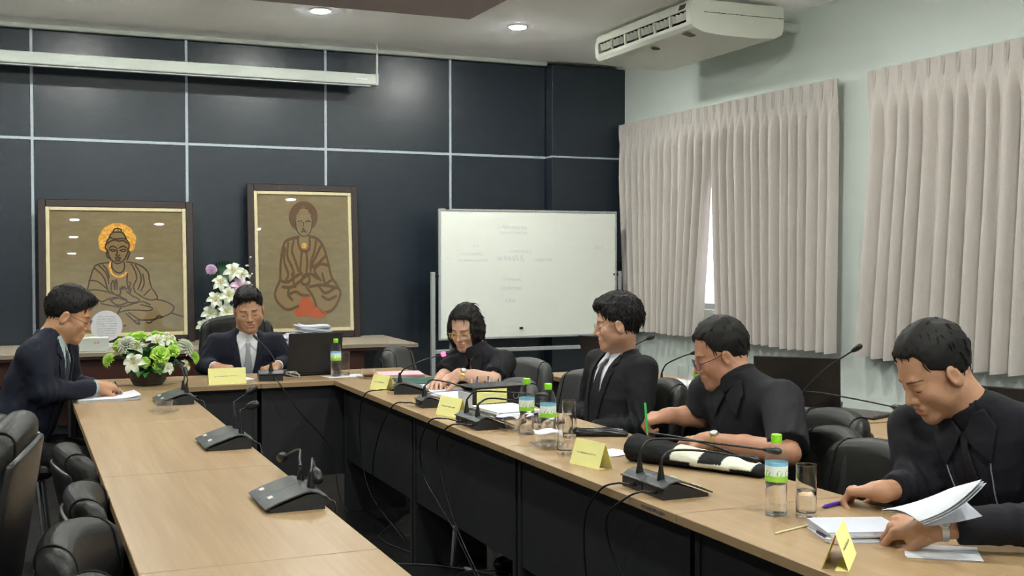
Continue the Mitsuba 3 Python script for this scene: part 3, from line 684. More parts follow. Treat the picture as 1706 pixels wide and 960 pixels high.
def hair_field(P, o):
    v = o.get('vol', .010)
    d = s_ell(P, (0, -.017, .044+v*.3), (.0765+v*.8, .098+v, .093+v*1.25))
    if o.get('fringe'): d = smin(d, s_ell(P, (0, .052, .104), (.052, .040, .024)), .03)
    yy = np.array([-.14, -.10, -.05, -.018, -.004, .018, .034, .050, .070, .085, .11])
    zz = np.array([-.060, -.060, -.052, -.025, .016, .024, .030, .062, .076, .082, .086]) + np.array([0, 0, 0, 0, 0, .2, .3, 1, 1, 1, 1])*o.get('line', 0)
    zb = np.interp(P[:, 1], yy, zz) + np.where(P[:, 1] > .045, -np.clip(np.abs(P[:, 0])-.03, 0, 1)*o.get('corner', .3), 0)
    zb = zb + o.get('ragged', .005)*nfbm(P, (70, 70, 12), 3)
    d = smax(d, zb - P[:, 2], .008)
    if o.get('long'):
        e = s_ell(P, (0, -.030, -.01), (.098, .098, .122))
        e = smin(e, s_ell(P, (.070, .02, -.02), (.026, .05, .09)), .03)
        e = smin(e, s_ell(P, (-.070, .02, -.02), (.026, .05, .09)), .03)
        face = s_ell(P, (0, .085, -.025), (.060, .085, .098))
        e = smax(e, -face, .02); e = smax(e, -.118 - P[:, 2] + .02*nfbm(P, 45, 9), .02)
        d = smin(d, e, .02)
    g = nfbm(P, (90, 26, 40), o['seed'], 3)
    return d + g*o.get('rough', .006)
def hair_locks(o, V, F, n, L):
    """tapered locks combed over the hair mass"""
    r = np.random.default_rng(o['seed']); N = vnormals(V, F); ms = []
    pick = r.choice(len(V), n)
    for i in pick:
        p, nn = V[i], N[i]
        flow = np.array([p[0]*3.0 + o.get('part', 0), .35*o.get('fwd', 1.0), -.55]) if p[2] > .06 else np.array([0, -.25, -1.0])
        t = unit(flow - nn*(flow @ nn) + 1e-6) + r.normal(0, .22, 3); t = unit(t - nn*(t @ nn)*.9)
        s = np.linspace(0, 1, 5)[:, None]; l = L*r.uniform(.6, 1.25)
        path = p - nn*.003 + t*l*s + nn*(.007*np.sin(s*2.6) - .006*s*s) + np.array([0, 0, -.012])*s*s
        w = .0022*r.uniform(.7, 1.4)*np.array([.6, 1, .9, .6, .12])
        ms.append(tube(path, w, 4))
    return join(*ms)

FING = dict(index=((.090, .026), (.042, .026, .022)), middle=((.094, .004), (.046, .029, .023)), ring=((.088, -.017), (.042, .027, .022)), pinky=((.078, -.036), (.034, .021, .019)))
def hand_joints(curl, spread=1.0, thumb=(0, 0)):
    """joint chains in hand space: x along the hand, z out of the back, y towards the thumb"""
    ch = []
    for i, (nm, ((mx, my), ls)) in enumerate(FING.items()):
        c = curl[i]; p = np.array([mx, my, 0.0]); out = [p.copy()]; a = 0.0
        yaw = (.10, .02, -.06, -.15)[i]*spread
        for l, b in zip(ls, (c[0], c[1], c[1]*.7)):
            a += math.radians(b); p = p + l*np.array([math.cos(a)*math.cos(yaw), math.cos(a)*math.sin(yaw), -math.sin(a)]); out.append(p.copy())
        ch.append(out)
    b = np.array([.022, .026, -.008]); t1, t2 = math.radians(38-thumb[0]), math.radians(16-thumb[1])
    m = b + .044*np.array([math.cos(t1), math.sin(t1), -.35]); k = m + .033*np.array([math.cos(t2), math.sin(t2), -.30]); e = k + .026*np.array([math.cos(t2-.35), math.sin(t2-.35), -.35])
    ch.append([b, m, k, e])
    return ch
def hand_field(P, ch, L, rw=.026, re=.043, scale=1.0):
    d = s_cap(P, (0, 0, 0), (.03, .004, 0), rw*.95, .026)
    for (mx, my), _ in FING.values(): d = smin(d, s_cap(P, (.012, my*.45, 0), (mx-.004, my, -.002), .0170, .0125), .012)
    d = smin(d, s_cap(P, (.02, .02, -.010), (.05, .036, -.014), .016, .012), .012)
    rs = ((.0102, .0092, .0086, .0074), (.0104, .0094, .0088, .0076), (.0100, .0090, .0084, .0074), (.0088, .0078, .0074, .0066), (.0150, .0118, .0104, .0084))
    fs = None
    for i, c in enumerate(ch):
        f = None
        for j in range(3):
            g = s_cap(P, c[j], c[j+1], rs[i][j], rs[i][j+1]); f = g if f is None else smin(f, g, .003)
        d = smin(d, f, .007) if fs is None else np.minimum(d, smin(f, s_ball(P, c[0], rs[i][0]+.003), .006))
        fs = True
    if L > 0: d = smin(d, smin(s_cap(P, (0, 0, 0), (-.06, 0, 0), rw, rw+.006), s_cap(P, (-.06, 0, 0), (-L, 0, 0), rw+.007, re), .02), .02)
    return d
def make_hand(wrist, direction, back, side, curl, fore, scale=1.0, h=.0032, thumb=(0, 0), spread=1.0):
    """hand with its forearm (fore: list of capsules in world space) as one surface; side +1 when the thumb lies towards cross(back, direction)"""
    x = unit(direction); z = np.asarray(back, float); z = unit(z - x*(z @ x)); y = np.cross(z, x)*side
    M = frame(x, y, z, wrist, scale)
    ch = hand_joints(curl, spread, thumb)
    def f(P):
        d = hand_field(to_local(P, M), ch, 0)*scale; e = None
        for a, b, ra, rb in fore:
            g = s_cap(P, a, b, ra, rb); e = g if e is None else smin(e, g, .015)
        return smin(d, e, .022)
    c = np.vstack([np.array([[-.03, -.06, -.13], [.20, .09, .04]])[[i, j, k], [0, 1, 2]] @ M[:3, :3].T + M[:3, 3] for i, j, k in np.ndindex(2, 2, 2)] + [np.array(q[:2]).reshape(-1, 3) - .055 for q in fore] + [np.array(q[:2]).reshape(-1, 3) + .055 for q in fore])
    return grid_mesh(f, c.min(0), c.max(0), h)

def person(spec):
    k = thing('person', spec['label'], 'person')
    tone = spec.get('tone', (178, 128, 98)); seed = spec['seed']; r_ = np.random.default_rng(seed)
    J = {n: np.array(p, float) for n, p in spec['J'].items()}
    hs = spec.get('hs', 1.06)
    # --- frames
    az, pit, roll = (math.radians(a) for a in spec['head'])
    f0 = np.array([math.cos(az), math.sin(az), 0]); r0 = np.cross(f0, [0, 0, 1]); u0 = np.array([0, 0, 1.0])
    hf = f0*math.cos(pit) - u0*math.sin(pit); hu = u0*math.cos(pit) + f0*math.sin(pit)
    hr = r0*math.cos(roll) + hu*math.sin(roll); hu = np.cross(hr, hf)
    HM = frame(hr, hf, hu, J['head'], hs)
    mid = (J['shR']+J['shL'])/2; tu = unit(mid - J['pelvis']); tr = J['shR']-J['shL']; tr = unit(tr - tu*(tr @ tu)); tf = np.cross(tu, tr)
    ts = np.linalg.norm(mid-J['pelvis'])/.46; wide = np.linalg.norm(J['shR']-J['shL'])/.36
    TM = frame(tr, tf, tu, J['pelvis'], 1.0)
    neckb = mid + tu*.045*ts - tf*.012
    nb_local = (neckb - J['head']) @ np.stack([hr, hf, hu]).T / hs
    belly = spec.get('belly', 0.0)
    def torso(P, off=0.0):
        q = to_local(P, TM); q = q/np.array([wide, 1.0, ts], np.float32)
        d = s_ell(q, (0, -.005, .08), (.172, .135, .17))
        d = smin(d, s_ell(q, (0, .012+belly*.5, .20), (.158+belly*.4, .122+belly, .19)), .05)
        d = smin(d, s_ell(q, (0, .0, .345), (.166, .118, .165)), .05)
        d = smin(d, s_cap(q, (-.150, -.008, .432), (.150, -.008, .432), .056), .05)
        for s in (-1, 1): d = smin(d, s_cap(q, (s*.13, -.012, .445), (s*.045, -.014, .505), .042, .042), .03)
        return d - off
    def arm(P, s, a=0.0, b=0.0, sleeve=1.0):
        sh, el, wr = J['sh'+s], J['el'+s], J['wr'+s]
        d = s_cap(P, sh, el, .056+a, .047+b)
        if sleeve > .99: d = smin(d, s_cap(P, el, wr, .046+b, .031+b), .02)
        return d
    # --- skin: head and neck, hands with forearms, and a simple trunk under the clothes, all one mesh
    hh = spec.get('hres', .0036)
    hv, hf_ = grid_mesh(lambda P: head_neck(P, spec, nb_local), (-.105, -.135, -.235), (.105, .125, .15), hh)
    cols = [skin_paint(hv, tone, seed)]
    meshes = [(hv @ HM[:3, :3].T + HM[:3, 3], hf_)]
    short = spec.get('short', False)
    for s in ('R', 'L'):
        h = spec['hand'+s]; el, wr = J['el'+s], J['wr'+s]
        m_ = el*.45+wr*.55
        fore = [(el, m_, .043, .038), (m_, wr, .037, .0275)] if short else [(wr+(el-wr)*.35, wr, .030, .0265)]
        meshes.append(make_hand(wr, h.get('dir', wr-el), h['back'], 1 if s == 'L' else -1, h['curl'], fore, scale=spec.get('hands', 1.05), h=spec.get('handres', .0034), thumb=h.get('thumb', (0, 0)), spread=h.get('spread', 1.0)))
    trunk = grid_mesh(lambda P: smin(smin(torso(P, -.012), arm(P, 'R', -.008, -.008, 1 if not short else 0), .03), arm(P, 'L', -.008, -.008, 1 if not short else 0), .03), np.min([J[q] for q in ('pelvis', 'shR', 'shL', 'elR', 'elL', 'wrR', 'wrL')], 0)-.2, np.max([J[q] for q in ('pelvis', 'shR', 'shL', 'elR', 'elL', 'wrR', 'wrL')], 0)+.16, .016)
    meshes.append(trunk)
    for m in meshes[1:]: cols.append(np.array(lin(*(.90*np.array(tone))))[None]*(1+.10*nfbm(m[0], 40, seed+1, 3)[:, None])*np.ones((1, 3)))
    try:
        U = None
        for (v, f), c in zip(meshes, cols):
            m = manifold3d.Manifold(manifold3d.Mesh(np.hstack([v, c]).astype(np.float32), f.astype(np.uint32)))
            if m.is_empty(): raise ValueError
            U = m if U is None else U + m
        q = U.to_mesh(); vp = np.asarray(q.vert_properties); V, F, Cc = vp[:, :3], np.asarray(q.tri_verts), vp[:, 3:6]
    except Exception:
        V, F = join(*meshes); Cc = np.vstack(cols)
    part(k, 'body', (V, F), 'm_skin', True, color=np.clip(Cc, 0, 1))
    # --- hair
    if spec.get('hair', True):
        hw = .002 if hh < .0034 else 0
        Vh, Fh = grid_mesh(lambda P: hair_field(P, spec), (-.13, -.16, -.15), (.13, .135, .185), .0042)
        Lk = hair_locks(spec, Vh, Fh, spec.get('locks', 260), spec.get('lock', .024))
        part(k, 'hair', moved(join((Vh, Fh), Lk), HM), spec.get('hairmat', 'm_hair'), True)
    # --- eyes, seen under lowered lids
    for s in (-1, 1):
        a = np.linspace(-1.0, 1.0, 9); c = np.array([s*.0315, .0685, .0005]); el = spec.get('lid', -.42)
        arc = np.stack([c[0]+.0168*np.sin(a), c[1]+.0139*np.cos(a)*math.cos(el), c[2]+.0128*(math.sin(el)-.10*np.abs(a)**2*-1)], -1)
        part(k, 'eyelash', moved(tube(arc, [.0004, .0009, .0013, .0015, .0016, .0015, .0013, .0009, .0004], 6), HM), 'm_hair', True)
        part(k, 'eye', moved(lathe([(0, -.0048), (.0052, -.0040), (.0088, 0), (.0052, .0040), (0, .0048)], 12), HM @ mat((c[0], c[1]+.0048, c[2]-.0050), rx=0)), 'm_eye', True)
    # --- clothes
    jt = {n: J[n] for n in J}
    pts = np.array([jt[q] for q in ('pelvis', 'shR', 'shL', 'elR', 'elL', 'wrR', 'wrL')]); lo, hi = pts.min(0)-.17, pts.max(0)+.17
    lo[2] = J['pelvis'][2]-.10
    def wr_cut(P, s, back):
        a = unit(J['wr'+s]-J['el'+s]); return (P - (J['wr'+s]-a*back)) @ a.astype(np.float32)
    def sl_cut(P, s, t):
        a = unit(J['el'+s]-J['sh'+s]); return (P - (J['sh'+s]+(J['el'+s]-J['sh'+s])*t)) @ a.astype(np.float32)
    def folds(P, amp):
        q = to_local(P, TM)
        e = amp*nfbm(q, (9, 9, 16), seed+5, 3)*1.6
        for s in ('R', 'L'):
            el = J['el'+s]; w = np.exp(-np.sum((P-el)**2, 1)/.012)
            a = unit(J['wr'+s]-J['el'+s]+ (J['el'+s]-J['sh'+s])*.2)
            e = e + w*amp*.8*np.sin(((P-el) @ a.astype(np.float32))*150 + 5*nfbm(P, 9, seed+7, 2))
        return e
    def garment(off, aoff, amp, sleeve, vneck=None, cuff=.0, open_=None):
        def f(P):
            d = torso(P, off)
            for s in ('R', 'L'):
                a = arm(P, s, aoff, aoff*.75, sleeve)
                if sleeve > .99: a = smax(a, wr_cut(P, s, cuff), .004)
                else: a = smax(s_cap(P, J['sh'+s], J['el'+s], .060+aoff, .058+aoff), sl_cut(P, s, sleeve), .004)
                d = smin(d, a, .035)
            d = smin(d, s_cap(P, neckb-tu*.02, neckb+tu*.030, .066+off*.4, .058+off*.4+spec.get('fat', 0)), .02)
            d = d + folds(P, amp)
            q = to_local(P, TM)
            cutn = s_cap(P, neckb+tu*(.035)-tf*.02, neckb + tu*.2 + tf*.03, .052, .075)
            d = smax(d, -cutn, .006)
            if vneck is not None:
                wtop, zbot = vneck
                ztop = .545*ts
                t = np.clip((q[:, 2]-zbot*ts)/(ztop-zbot*ts), 0, 1.2)
                hole = np.maximum(np.maximum(np.abs(q[:, 0]) - wtop*t, zbot*ts - q[:, 2]), .035-q[:, 1])
                hole = np.maximum(hole, q[:, 1] - .185)  # the opening is in the chest, not in an arm held before it
                d = smax(d, -hole, .006)
            return d
        return f
    def patch(base, off, th, poly, z0=-1, h=.004, ymin=.0):
        """a piece of cloth lying on the surface base at height off, cut out by an outline in the chest plane"""
        g = np.asarray(poly, float); lo_, hi_ = g.min(0)-.012, g.max(0)+.012
        cs = np.array([[x, y, z] for x in (lo_[0], hi_[0]) for y in (ymin, .26) for z in (lo_[1]*ts, hi_[1]*ts)]) @ TM[:3, :3].T + TM[:3, 3]
        A, B = g, np.roll(g, -1, 0)
        def f(P):
            q = to_local(P, TM); x, z = q[:, 0], q[:, 2]/ts
            dmin = np.full(len(P), 9.0, np.float32); ins = np.zeros(len(P), bool)
            for (ax_, az_), (bx_, bz_) in zip(A, B):
                ex, ez = bx_-ax_, bz_-az_; t = np.clip(((x-ax_)*ex+(z-az_)*ez)/(ex*ex+ez*ez+1e-9), 0, 1)
                dmin = np.minimum(dmin, np.hypot(x-ax_-t*ex, z-az_-t*ez))
                c = (az_ > z) != (bz_ > z); ins ^= c & (x < ex*(z-az_)/(ez if abs(ez) > 1e-9 else 1e-9)+ax_)
            pd = np.where(ins, -dmin, dmin)
            d = np.abs(base(P)-off) - th
            return np.maximum(np.maximum(d, pd), ymin - q[:, 1])
        return grid_mesh(f, cs.min(0), cs.max(0), h)
    kind = spec['wear']; cm = spec['coat']
    if kind == 'suit':
        shirt = garment(.004, .002, .002, 1.0, None, -.002)
        jacket = garment(.016, .012, spec.get('fold', .009), 1.0, (.070, spec.get('vbot', .20)), .022)
        def jbase(P): return torso(P, .016) + folds(P, spec.get('fold', .009))
        def sbase(P): return smin(torso(P, .004), s_cap(P, neckb-tu*.02, neckb+tu*.03, .068, .060), .02)
        part(k, 'shirt', grid_mesh(shirt, lo, hi, .0095), spec['shirt'], True, label=spec['shirt_label'])
        part(k, 'jacket', grid_mesh(jacket, lo, hi, spec.get('cres', .0085)), cm, True)
        vb = spec.get('vbot', .20)
        for s in (-1, 1):
            part(k, 'lapel', patch(jbase, .005, .0028, [(s*.070, .535), (s*.105, .475), (s*.080, .455), (s*.098, .43), (s*.012, vb), (s*.002, vb+.03)]), cm, True)
            part(k, 'shirt_collar', patch(sbase, .006, .003, [(s*.002, .515), (s*.018, .482), (s*.050, .445), (s*.066, .50), (s*.062, .545), (s*.03, .545)], h=.0036), spec['shirt'], True)
        part(k, 'tie', patch(sbase, .009, .0035, [(-.018, .495), (.018, .495), (.011, .465), (.036, .26), (.036, vb-.03), (-.036, vb-.03), (-.036, .26), (-.011, .465)]), spec['tie'], True, label=spec['tie_label'])
    else:
        sl = spec.get('sleeve', 1.0)
        top = garment(spec.get('loose', .012), spec.get('sloose', .012), spec.get('fold', .009), sl, spec.get('vneck'), spec.get('cuff', .02))
        part(k, 'jacket' if kind == 'jacket' else 'shirt', grid_mesh(top, lo, hi, spec.get('cres', .0085)), cm, True)
        def jbase(P): return smin(torso(P, spec.get('loose', .012)), s_cap(P, neckb-tu*.02, neckb+tu*.03, .066, .060), .02) + folds(P, spec.get('fold', .009))
        if kind == 'jacket':
            def sbase(P): return smin(torso(P, .002), s_cap(P, neckb-tu*.02, neckb+tu*.03, .066, .060), .02)
            part(k, 'shirt', grid_mesh(lambda P: smax(sbase(P), s_cap(P, neckb+tu*.03, neckb+tu*.2, .05, .06)*-1, .006), lo, hi, .0095), spec['shirt'], True, label=spec['shirt_label'])
            part(k, 'tie', patch(sbase, .008, .0035, [(-.018, .495), (.018, .495), (.011, .465), (.036, .26), (.036, .12), (-.036, .12), (-.036, .26), (-.011, .465)]), spec['tie'], True, label=spec['tie_label'])
        for s in (-1, 1):
            cw = spec.get('collar', 1.0)
            part(k, 'collar', patch(jbase, .007, .0034, [(s*.004, .50), (s*.030, .465), (s*.062*cw, .425), (s*.085*cw, .50), (s*.066, .545), (s*.035, .54)], h=.0038), cm, True)
    na = unit(J['head'] - hf*.02 - neckb); c0 = neckb + tu*.008
    cmat, cr, chh = (spec['shirt'], .064, .040) if kind == 'suit' else (cm, .067, .036)
    def band(P, r, z0, z1, th=.004):
        ax = (P-c0) @ na.astype(np.float32); rad = np.linalg.norm(P-c0-ax[:, None]*na.astype(np.float32), axis=1)
        return np.maximum(np.abs(rad - r + .10*np.clip(ax, -.02, .05)) - th, np.maximum(ax-z1-.006*np.sin(rad*40), z0-ax))
    fat = spec.get('fat', 0)
    part(k, 'collar_band', grid_mesh(lambda P: band(P, cr+fat, -.02, chh), c0-.12, c0+.12, .004), cmat, True)
    if kind == 'suit':
        def jc(P):
            q = to_local(P, TM); return smax(band(P, cr+fat+.012, -.03, chh-.016, .006), q[:, 1]-.02 + .0*q[:, 0], .004)
        part(k, 'jacket_collar', grid_mesh(jc, c0-.13, c0+.13, .0045), cm, True)
    # --- legs and shoes, under the table
    ff = unit(np.array([tf[0], tf[1], 0])); rr = np.cross(ff, [0, 0, 1])
    kn = {s: J['pelvis'] + ff*.40 + rr*.10*q + np.array([0, 0, -.04]) for s, q in (('R', 1), ('L', -1))}
    an = {s: np.array([*(kn[s] + ff*.02)[:2], .09]) for s in ('R', 'L')}
    def legs(P):
        d = s_ell(P, J['pelvis']-[0, 0, .02], (.17, .17, .10))
        for s, q in (('R', 1), ('L', -1)):
            d = smin(d, s_cap(P, J['pelvis']+rr*.09*q-[0, 0, .01], kn[s], .082, .064), .04)
            d = smin(d, s_cap(P, kn[s], an[s], .062, .050), .03)
        return d
    lp = np.array([J['pelvis'], *kn.values(), *an.values()])
    part(k, 'trousers', grid_mesh(legs, lp.min(0)-.2, lp.max(0)+.15, .016), spec.get('trousers', 'm_suit_black'), True)
    for s in ('R', 'L'):
        c = an[s]*[1, 1, 0]
        part(k, 'shoe', grid_mesh(lambda P: smax(smin(s_cap(P, c+[0, 0, .05]-ff*.02, c+ff*.15+[0, 0, .032], .046, .036), s_cap(P, c+[0, 0, .05], c+[0, 0, .10], .045, .043), .03), .002-P[:, 2], .004), c-.22, c+.22+[0, 0, 0], .012), 'm_black_gloss', True)
    def front(x, z, out=.003):
        ys = np.linspace(.30, -.02, 160); q = np.stack([np.full(160, x), ys, np.full(160, z*ts)], 1) @ TM[:3, :3].T + TM[:3, 3]
        d = (jbase(q.astype(np.float32)) if kind != 'none' else 0); i = int(np.argmax(d < 0)); return q[i] + tf*out
    return k, HM, J, front, ts

def glasses(k, HM, mat_, rim=.0013, half=False, w=.026, hgt=.017, drop=-.004, label=None):
    parts = []
    y = .1005
    for s in (-1, 1):
        th = np.linspace(0, 2*np.pi, 25)[:-1]
        pts = np.stack([s*(.0335 + w*.97*np.sign(np.cos(th))*np.abs(np.cos(th))**.7), y - .010*np.abs(np.cos(th))*(np.cos(th)*s*s > -.1)*np.where(np.cos(th) > 0, 1, .0), drop + hgt*np.sign(np.sin(th))*np.abs(np.sin(th))**.75], -1)
        if half: parts.append(tube(pts[:13], rim, 6)); parts.append(tube(pts[12:], rim*.5, 5))
        else: parts.append(tube(pts, rim, 6, close=True))
        x = s*(.0335+w*.97)
        parts.append(tube(spline([(x, y-.010, drop+hgt*.45), (s*.075, .075, drop+.008), (s*.0815, .03, .008), (s*.083, -.008, .018), (s*.082, -.022, .004)], 14), rim*.9, 6))
    parts.append(tube(spline([(-.0085, y, drop+hgt*.4), (0, y+.004, drop+hgt*.6), (.0085, y, drop+hgt*.4)], 6), rim, 6))
    part(k, 'glasses', moved(join(*parts), HM), mat_, True, label=label)
    for s in (-1, 1):
        part(k+'__glasses', 'lens', moved(cbox(s*.0335, y-.001, drop, w*1.75, .0008, hgt*1.7), HM), 'm_pane', False)
def wristwatch(k, J, s, strap, face, back):
    a = unit(J['wr'+s]-J['el'+s]); c = J['wr'+s] - a*.018; z = np.asarray(back, float); z = unit(z - a*(z @ a)); y = np.cross(z, a)
    th = np.linspace(0, 2*np.pi, 25)[:-1]
    ring = c + .0315*(np.cos(th)[:, None]*y + np.sin(th)[:, None]*z*.92)
    b = np.vstack([ring + a*.008, ring - a*.008]); n = 24
    outer = [ring + o*a + (ring-c)*g for o, g in ((-.008, 0), (-.008, .08), (.008, .08), (.008, 0))]
    V = np.vstack(outer); F = []
    for q in range(4):
        for i in range(n):
            j = (i+1) % n; A, B = q*n, ((q+1) % 4)*n
            F += [[A+i, A+j, B+j], [A+i, B+j, B+i]]
    part(k, 'watch', outward(V, np.array(F)), strap, 30, label='wristwatch')
    M = frame(a, y, z, c + z*.0325)
    part(k+'__watch', 'case', moved(lathe([(0, -.004), (.015, -.004), (.016, 0), (.014, .004), (0, .004)], 24), M), 'm_silver', 30)
    part(k+'__watch', 'dial', moved(lathe([(0, .004), (.0125, .004), (.0125, .0045), (0, .0045)], 24), M), face, 30)
def skin_tex(): return {'type': 'mesh_attribute', 'name': 'vertex_color'}
pbr('m_skin', skin_tex(), 0.5, 0.4)
pbr('m_hair', (19, 17, 17), 0.6, 0.25)
pbr('m_eye', (26, 20, 18), 0.15)
def suit(name, a, b):
    def fn(p, n, uv):
        return mix(lin(*a), lin(*b), noise(p.x*420, p.y*420, p.z*420))
    pbr(name, proc(fn), 0.8, 0.25, sheen=0.25)
suit('m_suit_navy', (16, 19, 32), (28, 32, 46))
suit('m_suit_black', (13, 14, 17), (23, 24, 28))
suit('m_shirt_black', (14, 14, 19), (25, 25, 32))
suit('m_jacket_dark', (13, 14, 20), (24, 24, 32))
suit('m_shirt_charcoal', (27, 28, 38), (40, 41, 51))
pbr('m_shirt_white', (204, 206, 212), 0.75, 0.2)
pbr('m_shirt_pale', (150, 168, 168), 0.75, 0.2)
pbr('m_tie_grey', (134, 140, 146), 0.5, 0.3)
pbr('m_tie_black', (22, 22, 26), 0.5, 0.3)
pbr('m_glasses_purple', (58, 26, 58), 0.3)
pbr('m_zip', (120, 122, 128), 0.4)
pbr('m_emblem', (140, 118, 78), 0.7)
pbr('m_tie_stripe', (44, 48, 58), 0.5, 0.3)

FIST = [(55, 80), (58, 84), (60, 86), (62, 86)]
HOLD = [(40, 50), (48, 60), (58, 72), (66, 78)]
REST = [(18, 24), (22, 30), (26, 34), (30, 36)]
LOOSE = [(35, 45), (42, 52), (48, 56), (52, 58)]
# 1 the man writing at the far end of the left table
p1, H1, J1, _, _ = person(dict(label='man in a navy suit and thin glasses writing at the far left', seed=11, wear='suit', coat='m_suit_navy', shirt='m_shirt_pale', shirt_label='pale blue shirt', tie='m_tie_stripe', tie_label='narrow dark tie',
    J=dict(head=(.235, 6.0, 1.164), pelvis=(-.05, 5.98, .53), shR=(.065, 5.82, .985), shL=(.215, 6.16, .995), elR=(.11, 5.80, .815), wrR=(.355, 5.96, .81), elL=(.25, 6.30, .80), wrL=(.38, 6.19, .79)),
    head=(-9, 21, 0), handR=dict(back=(.1, -.35, .9), curl=HOLD), handL=dict(back=(0, .3, .95), curl=LOOSE), vol=.009, fringe=True, line=-.004, fat=.004, tone=(196, 146, 112), vbot=.03))
glasses(p1, H1, 'm_black_gloss', half=True, label='thin dark half-rim glasses')
# 2 the man at the head of the table
p2, H2, J2, front2, _ = person(dict(label='man in a navy suit and grey tie seated at the head of the table', seed=12, wear='suit', coat='m_suit_navy', shirt='m_shirt_white', shirt_label='white shirt', tie='m_tie_grey', tie_label='light grey tie',
    J=dict(head=(1.302, 7.03, 1.127), pelvis=(1.29, 7.24, .53), shR=(1.115, 7.11, .925), shL=(1.475, 7.11, .918), elR=(1.045, 7.09, .80), wrR=(1.075, 6.87, .80), elL=(1.54, 7.08, .795), wrL=(1.45, 6.92, .79)),
    head=(-98, 16, -5), handR=dict(back=(-.1, -.25, .95), curl=LOOSE, dir=(.75, -.55, -.1)), handL=dict(back=(0, .1, 1), curl=LOOSE, dir=(-.8, -.4, -.1)), vol=.008, fringe=True, line=.004, fat=.004, tone=(202, 154, 124), vbot=.10))
# 3 the woman speaking
p3, H3, J3, _, _ = person(dict(label='woman with black wavy hair, glasses and black short-sleeved shirt leaning to a lit microphone', seed=13, wear='shirt', coat='m_shirt_black', sleeve=.86, sloose=.006, short=True,
    J=dict(head=(2.25, 5.80, 1.062), pelvis=(2.52, 5.86, .53), shR=(2.245, 5.925, .885), shL=(2.40, 5.62, .890), elR=(2.16, 5.88, .80), wrR=(2.05, 5.66, .80), elL=(2.275, 5.47, .81), wrL=(2.11, 5.53, .845)),
    head=(-139, 20, 2), handR=dict(back=(-.1, -.1, 1), curl=REST), handL=dict(back=(-.2, -.3, .9), curl=LOOSE, dir=(-.75, .35, -.35)), vol=.009, long=True, line=.010, corner=-.5, rough=.012, locks=420, lock=.04, tone=(208, 166, 142), hs=.96, hands=.95, vneck=(.05, .40)))
glasses(p3, H3, 'm_goldmetal', .0017, label='thin gold-rimmed glasses')
wristwatch(p3, J3, 'L', 'm_goldmetal', 'm_white', (-.3, -.5, .8))
# 4 the man sitting upright in a black suit
p4, H4, J4, _, _ = person(dict(label='man in a black suit and white collar sitting upright, hands hidden', seed=14, wear='suit', coat='m_suit_black', shirt='m_shirt_white', shirt_label='white shirt', tie='m_tie_black', tie_label='black tie',
    J=dict(head=(2.615, 4.747, 1.134), pelvis=(2.62, 4.76, .53), shR=(2.635, 4.97, .935), shL=(2.665, 4.585, .935), elR=(2.60, 5.02, .70), wrR=(2.40, 4.86, .66), elL=(2.60, 4.50, .685), wrL=(2.42, 4.66, .655)),
    head=(152, 7, 0), handR=dict(back=(0, .2, 1), curl=LOOSE), handL=dict(back=(0, -.2, 1), curl=LOOSE), vol=.012, fat=-.003, fringe=True, ragged=.012, line=-.004, rough=.012, locks=420, lock=.03, tone=(200, 152, 126), vbot=-.05))
glasses(p4, H4, 'm_silver', .0014, half=True, label='thin metal glasses')
# 5 the man in glasses writing
p5, H5, J5, _, _ = person(dict(label='man in purple-armed glasses and black short-sleeved shirt bent over his writing', seed=15, wear='shirt', coat='m_shirt_black', sleeve=.92, sloose=.014, fold=.006, short=True, belly=.02,
    J=dict(head=(2.425, 3.602, 1.085), pelvis=(2.66, 3.50, .53), shR=(2.45, 3.72, .935), shL=(2.50, 3.32, .945), elR=(2.43, 3.74, .835), wrR=(2.315, 3.765, .845), elL=(2.36, 3.10, .80), wrL=(2.22, 3.355, .815)),
    head=(158, 18, 0), handR=dict(back=(-.1, -.35, .9), curl=HOLD, dir=(-.55, .75, -.15)), handL=dict(back=(0, -.1, 1), curl=LOOSE, dir=(-.55, .85, -.1)), vol=.008, line=.012, corner=-.3, locks=120, rough=.006, fat=.006, tone=(186, 134, 106), hs=1.02))
glasses(p5, H5, 'm_glasses_purple', .0016, label='dark glasses with purple arms')
wristwatch(p5, J5, 'L', 'm_goldmetal', 'm_white', (-.1, -.5, .8))
# 6 the man on the right with the stapled papers
p6, H6, J6, front6, _ = person(dict(label='man in a black zip jacket reading stapled papers at the right end of the table', seed=16, wear='jacket', coat='m_jacket_dark', shirt='m_shirt_charcoal', shirt_label='dark charcoal shirt', tie='m_tie_black', tie_label='black tie',
    J=dict(head=(2.37, 2.453, 1.130), pelvis=(2.72, 2.36, .53), shR=(2.42, 2.60, .955), shL=(2.545, 2.19, .975), elR=(2.36, 2.52, .80), wrR=(2.205, 2.47, .805), elL=(2.27, 1.93, .83), wrL=(2.02, 2.085, .805)),
    head=(165, 31, 0), handR=dict(back=(.15, -.2, .95), curl=LOOSE, dir=(-.25, .95, -.12)), handL=dict(back=(-.25, -.55, .8), curl=FIST, dir=(-.6, .8, -.05)), vol=.006, locks=90, line=.014, corner=-.75, rough=.005, tone=(192, 144, 114), hs=1.06, hres=.0026, handres=.0026, cuff=.048, vneck=(.075, .06), collar=1.15))
wristwatch(p6, J6, 'L', 'm_silver', 'm_white', (-.3, -.7, .6))

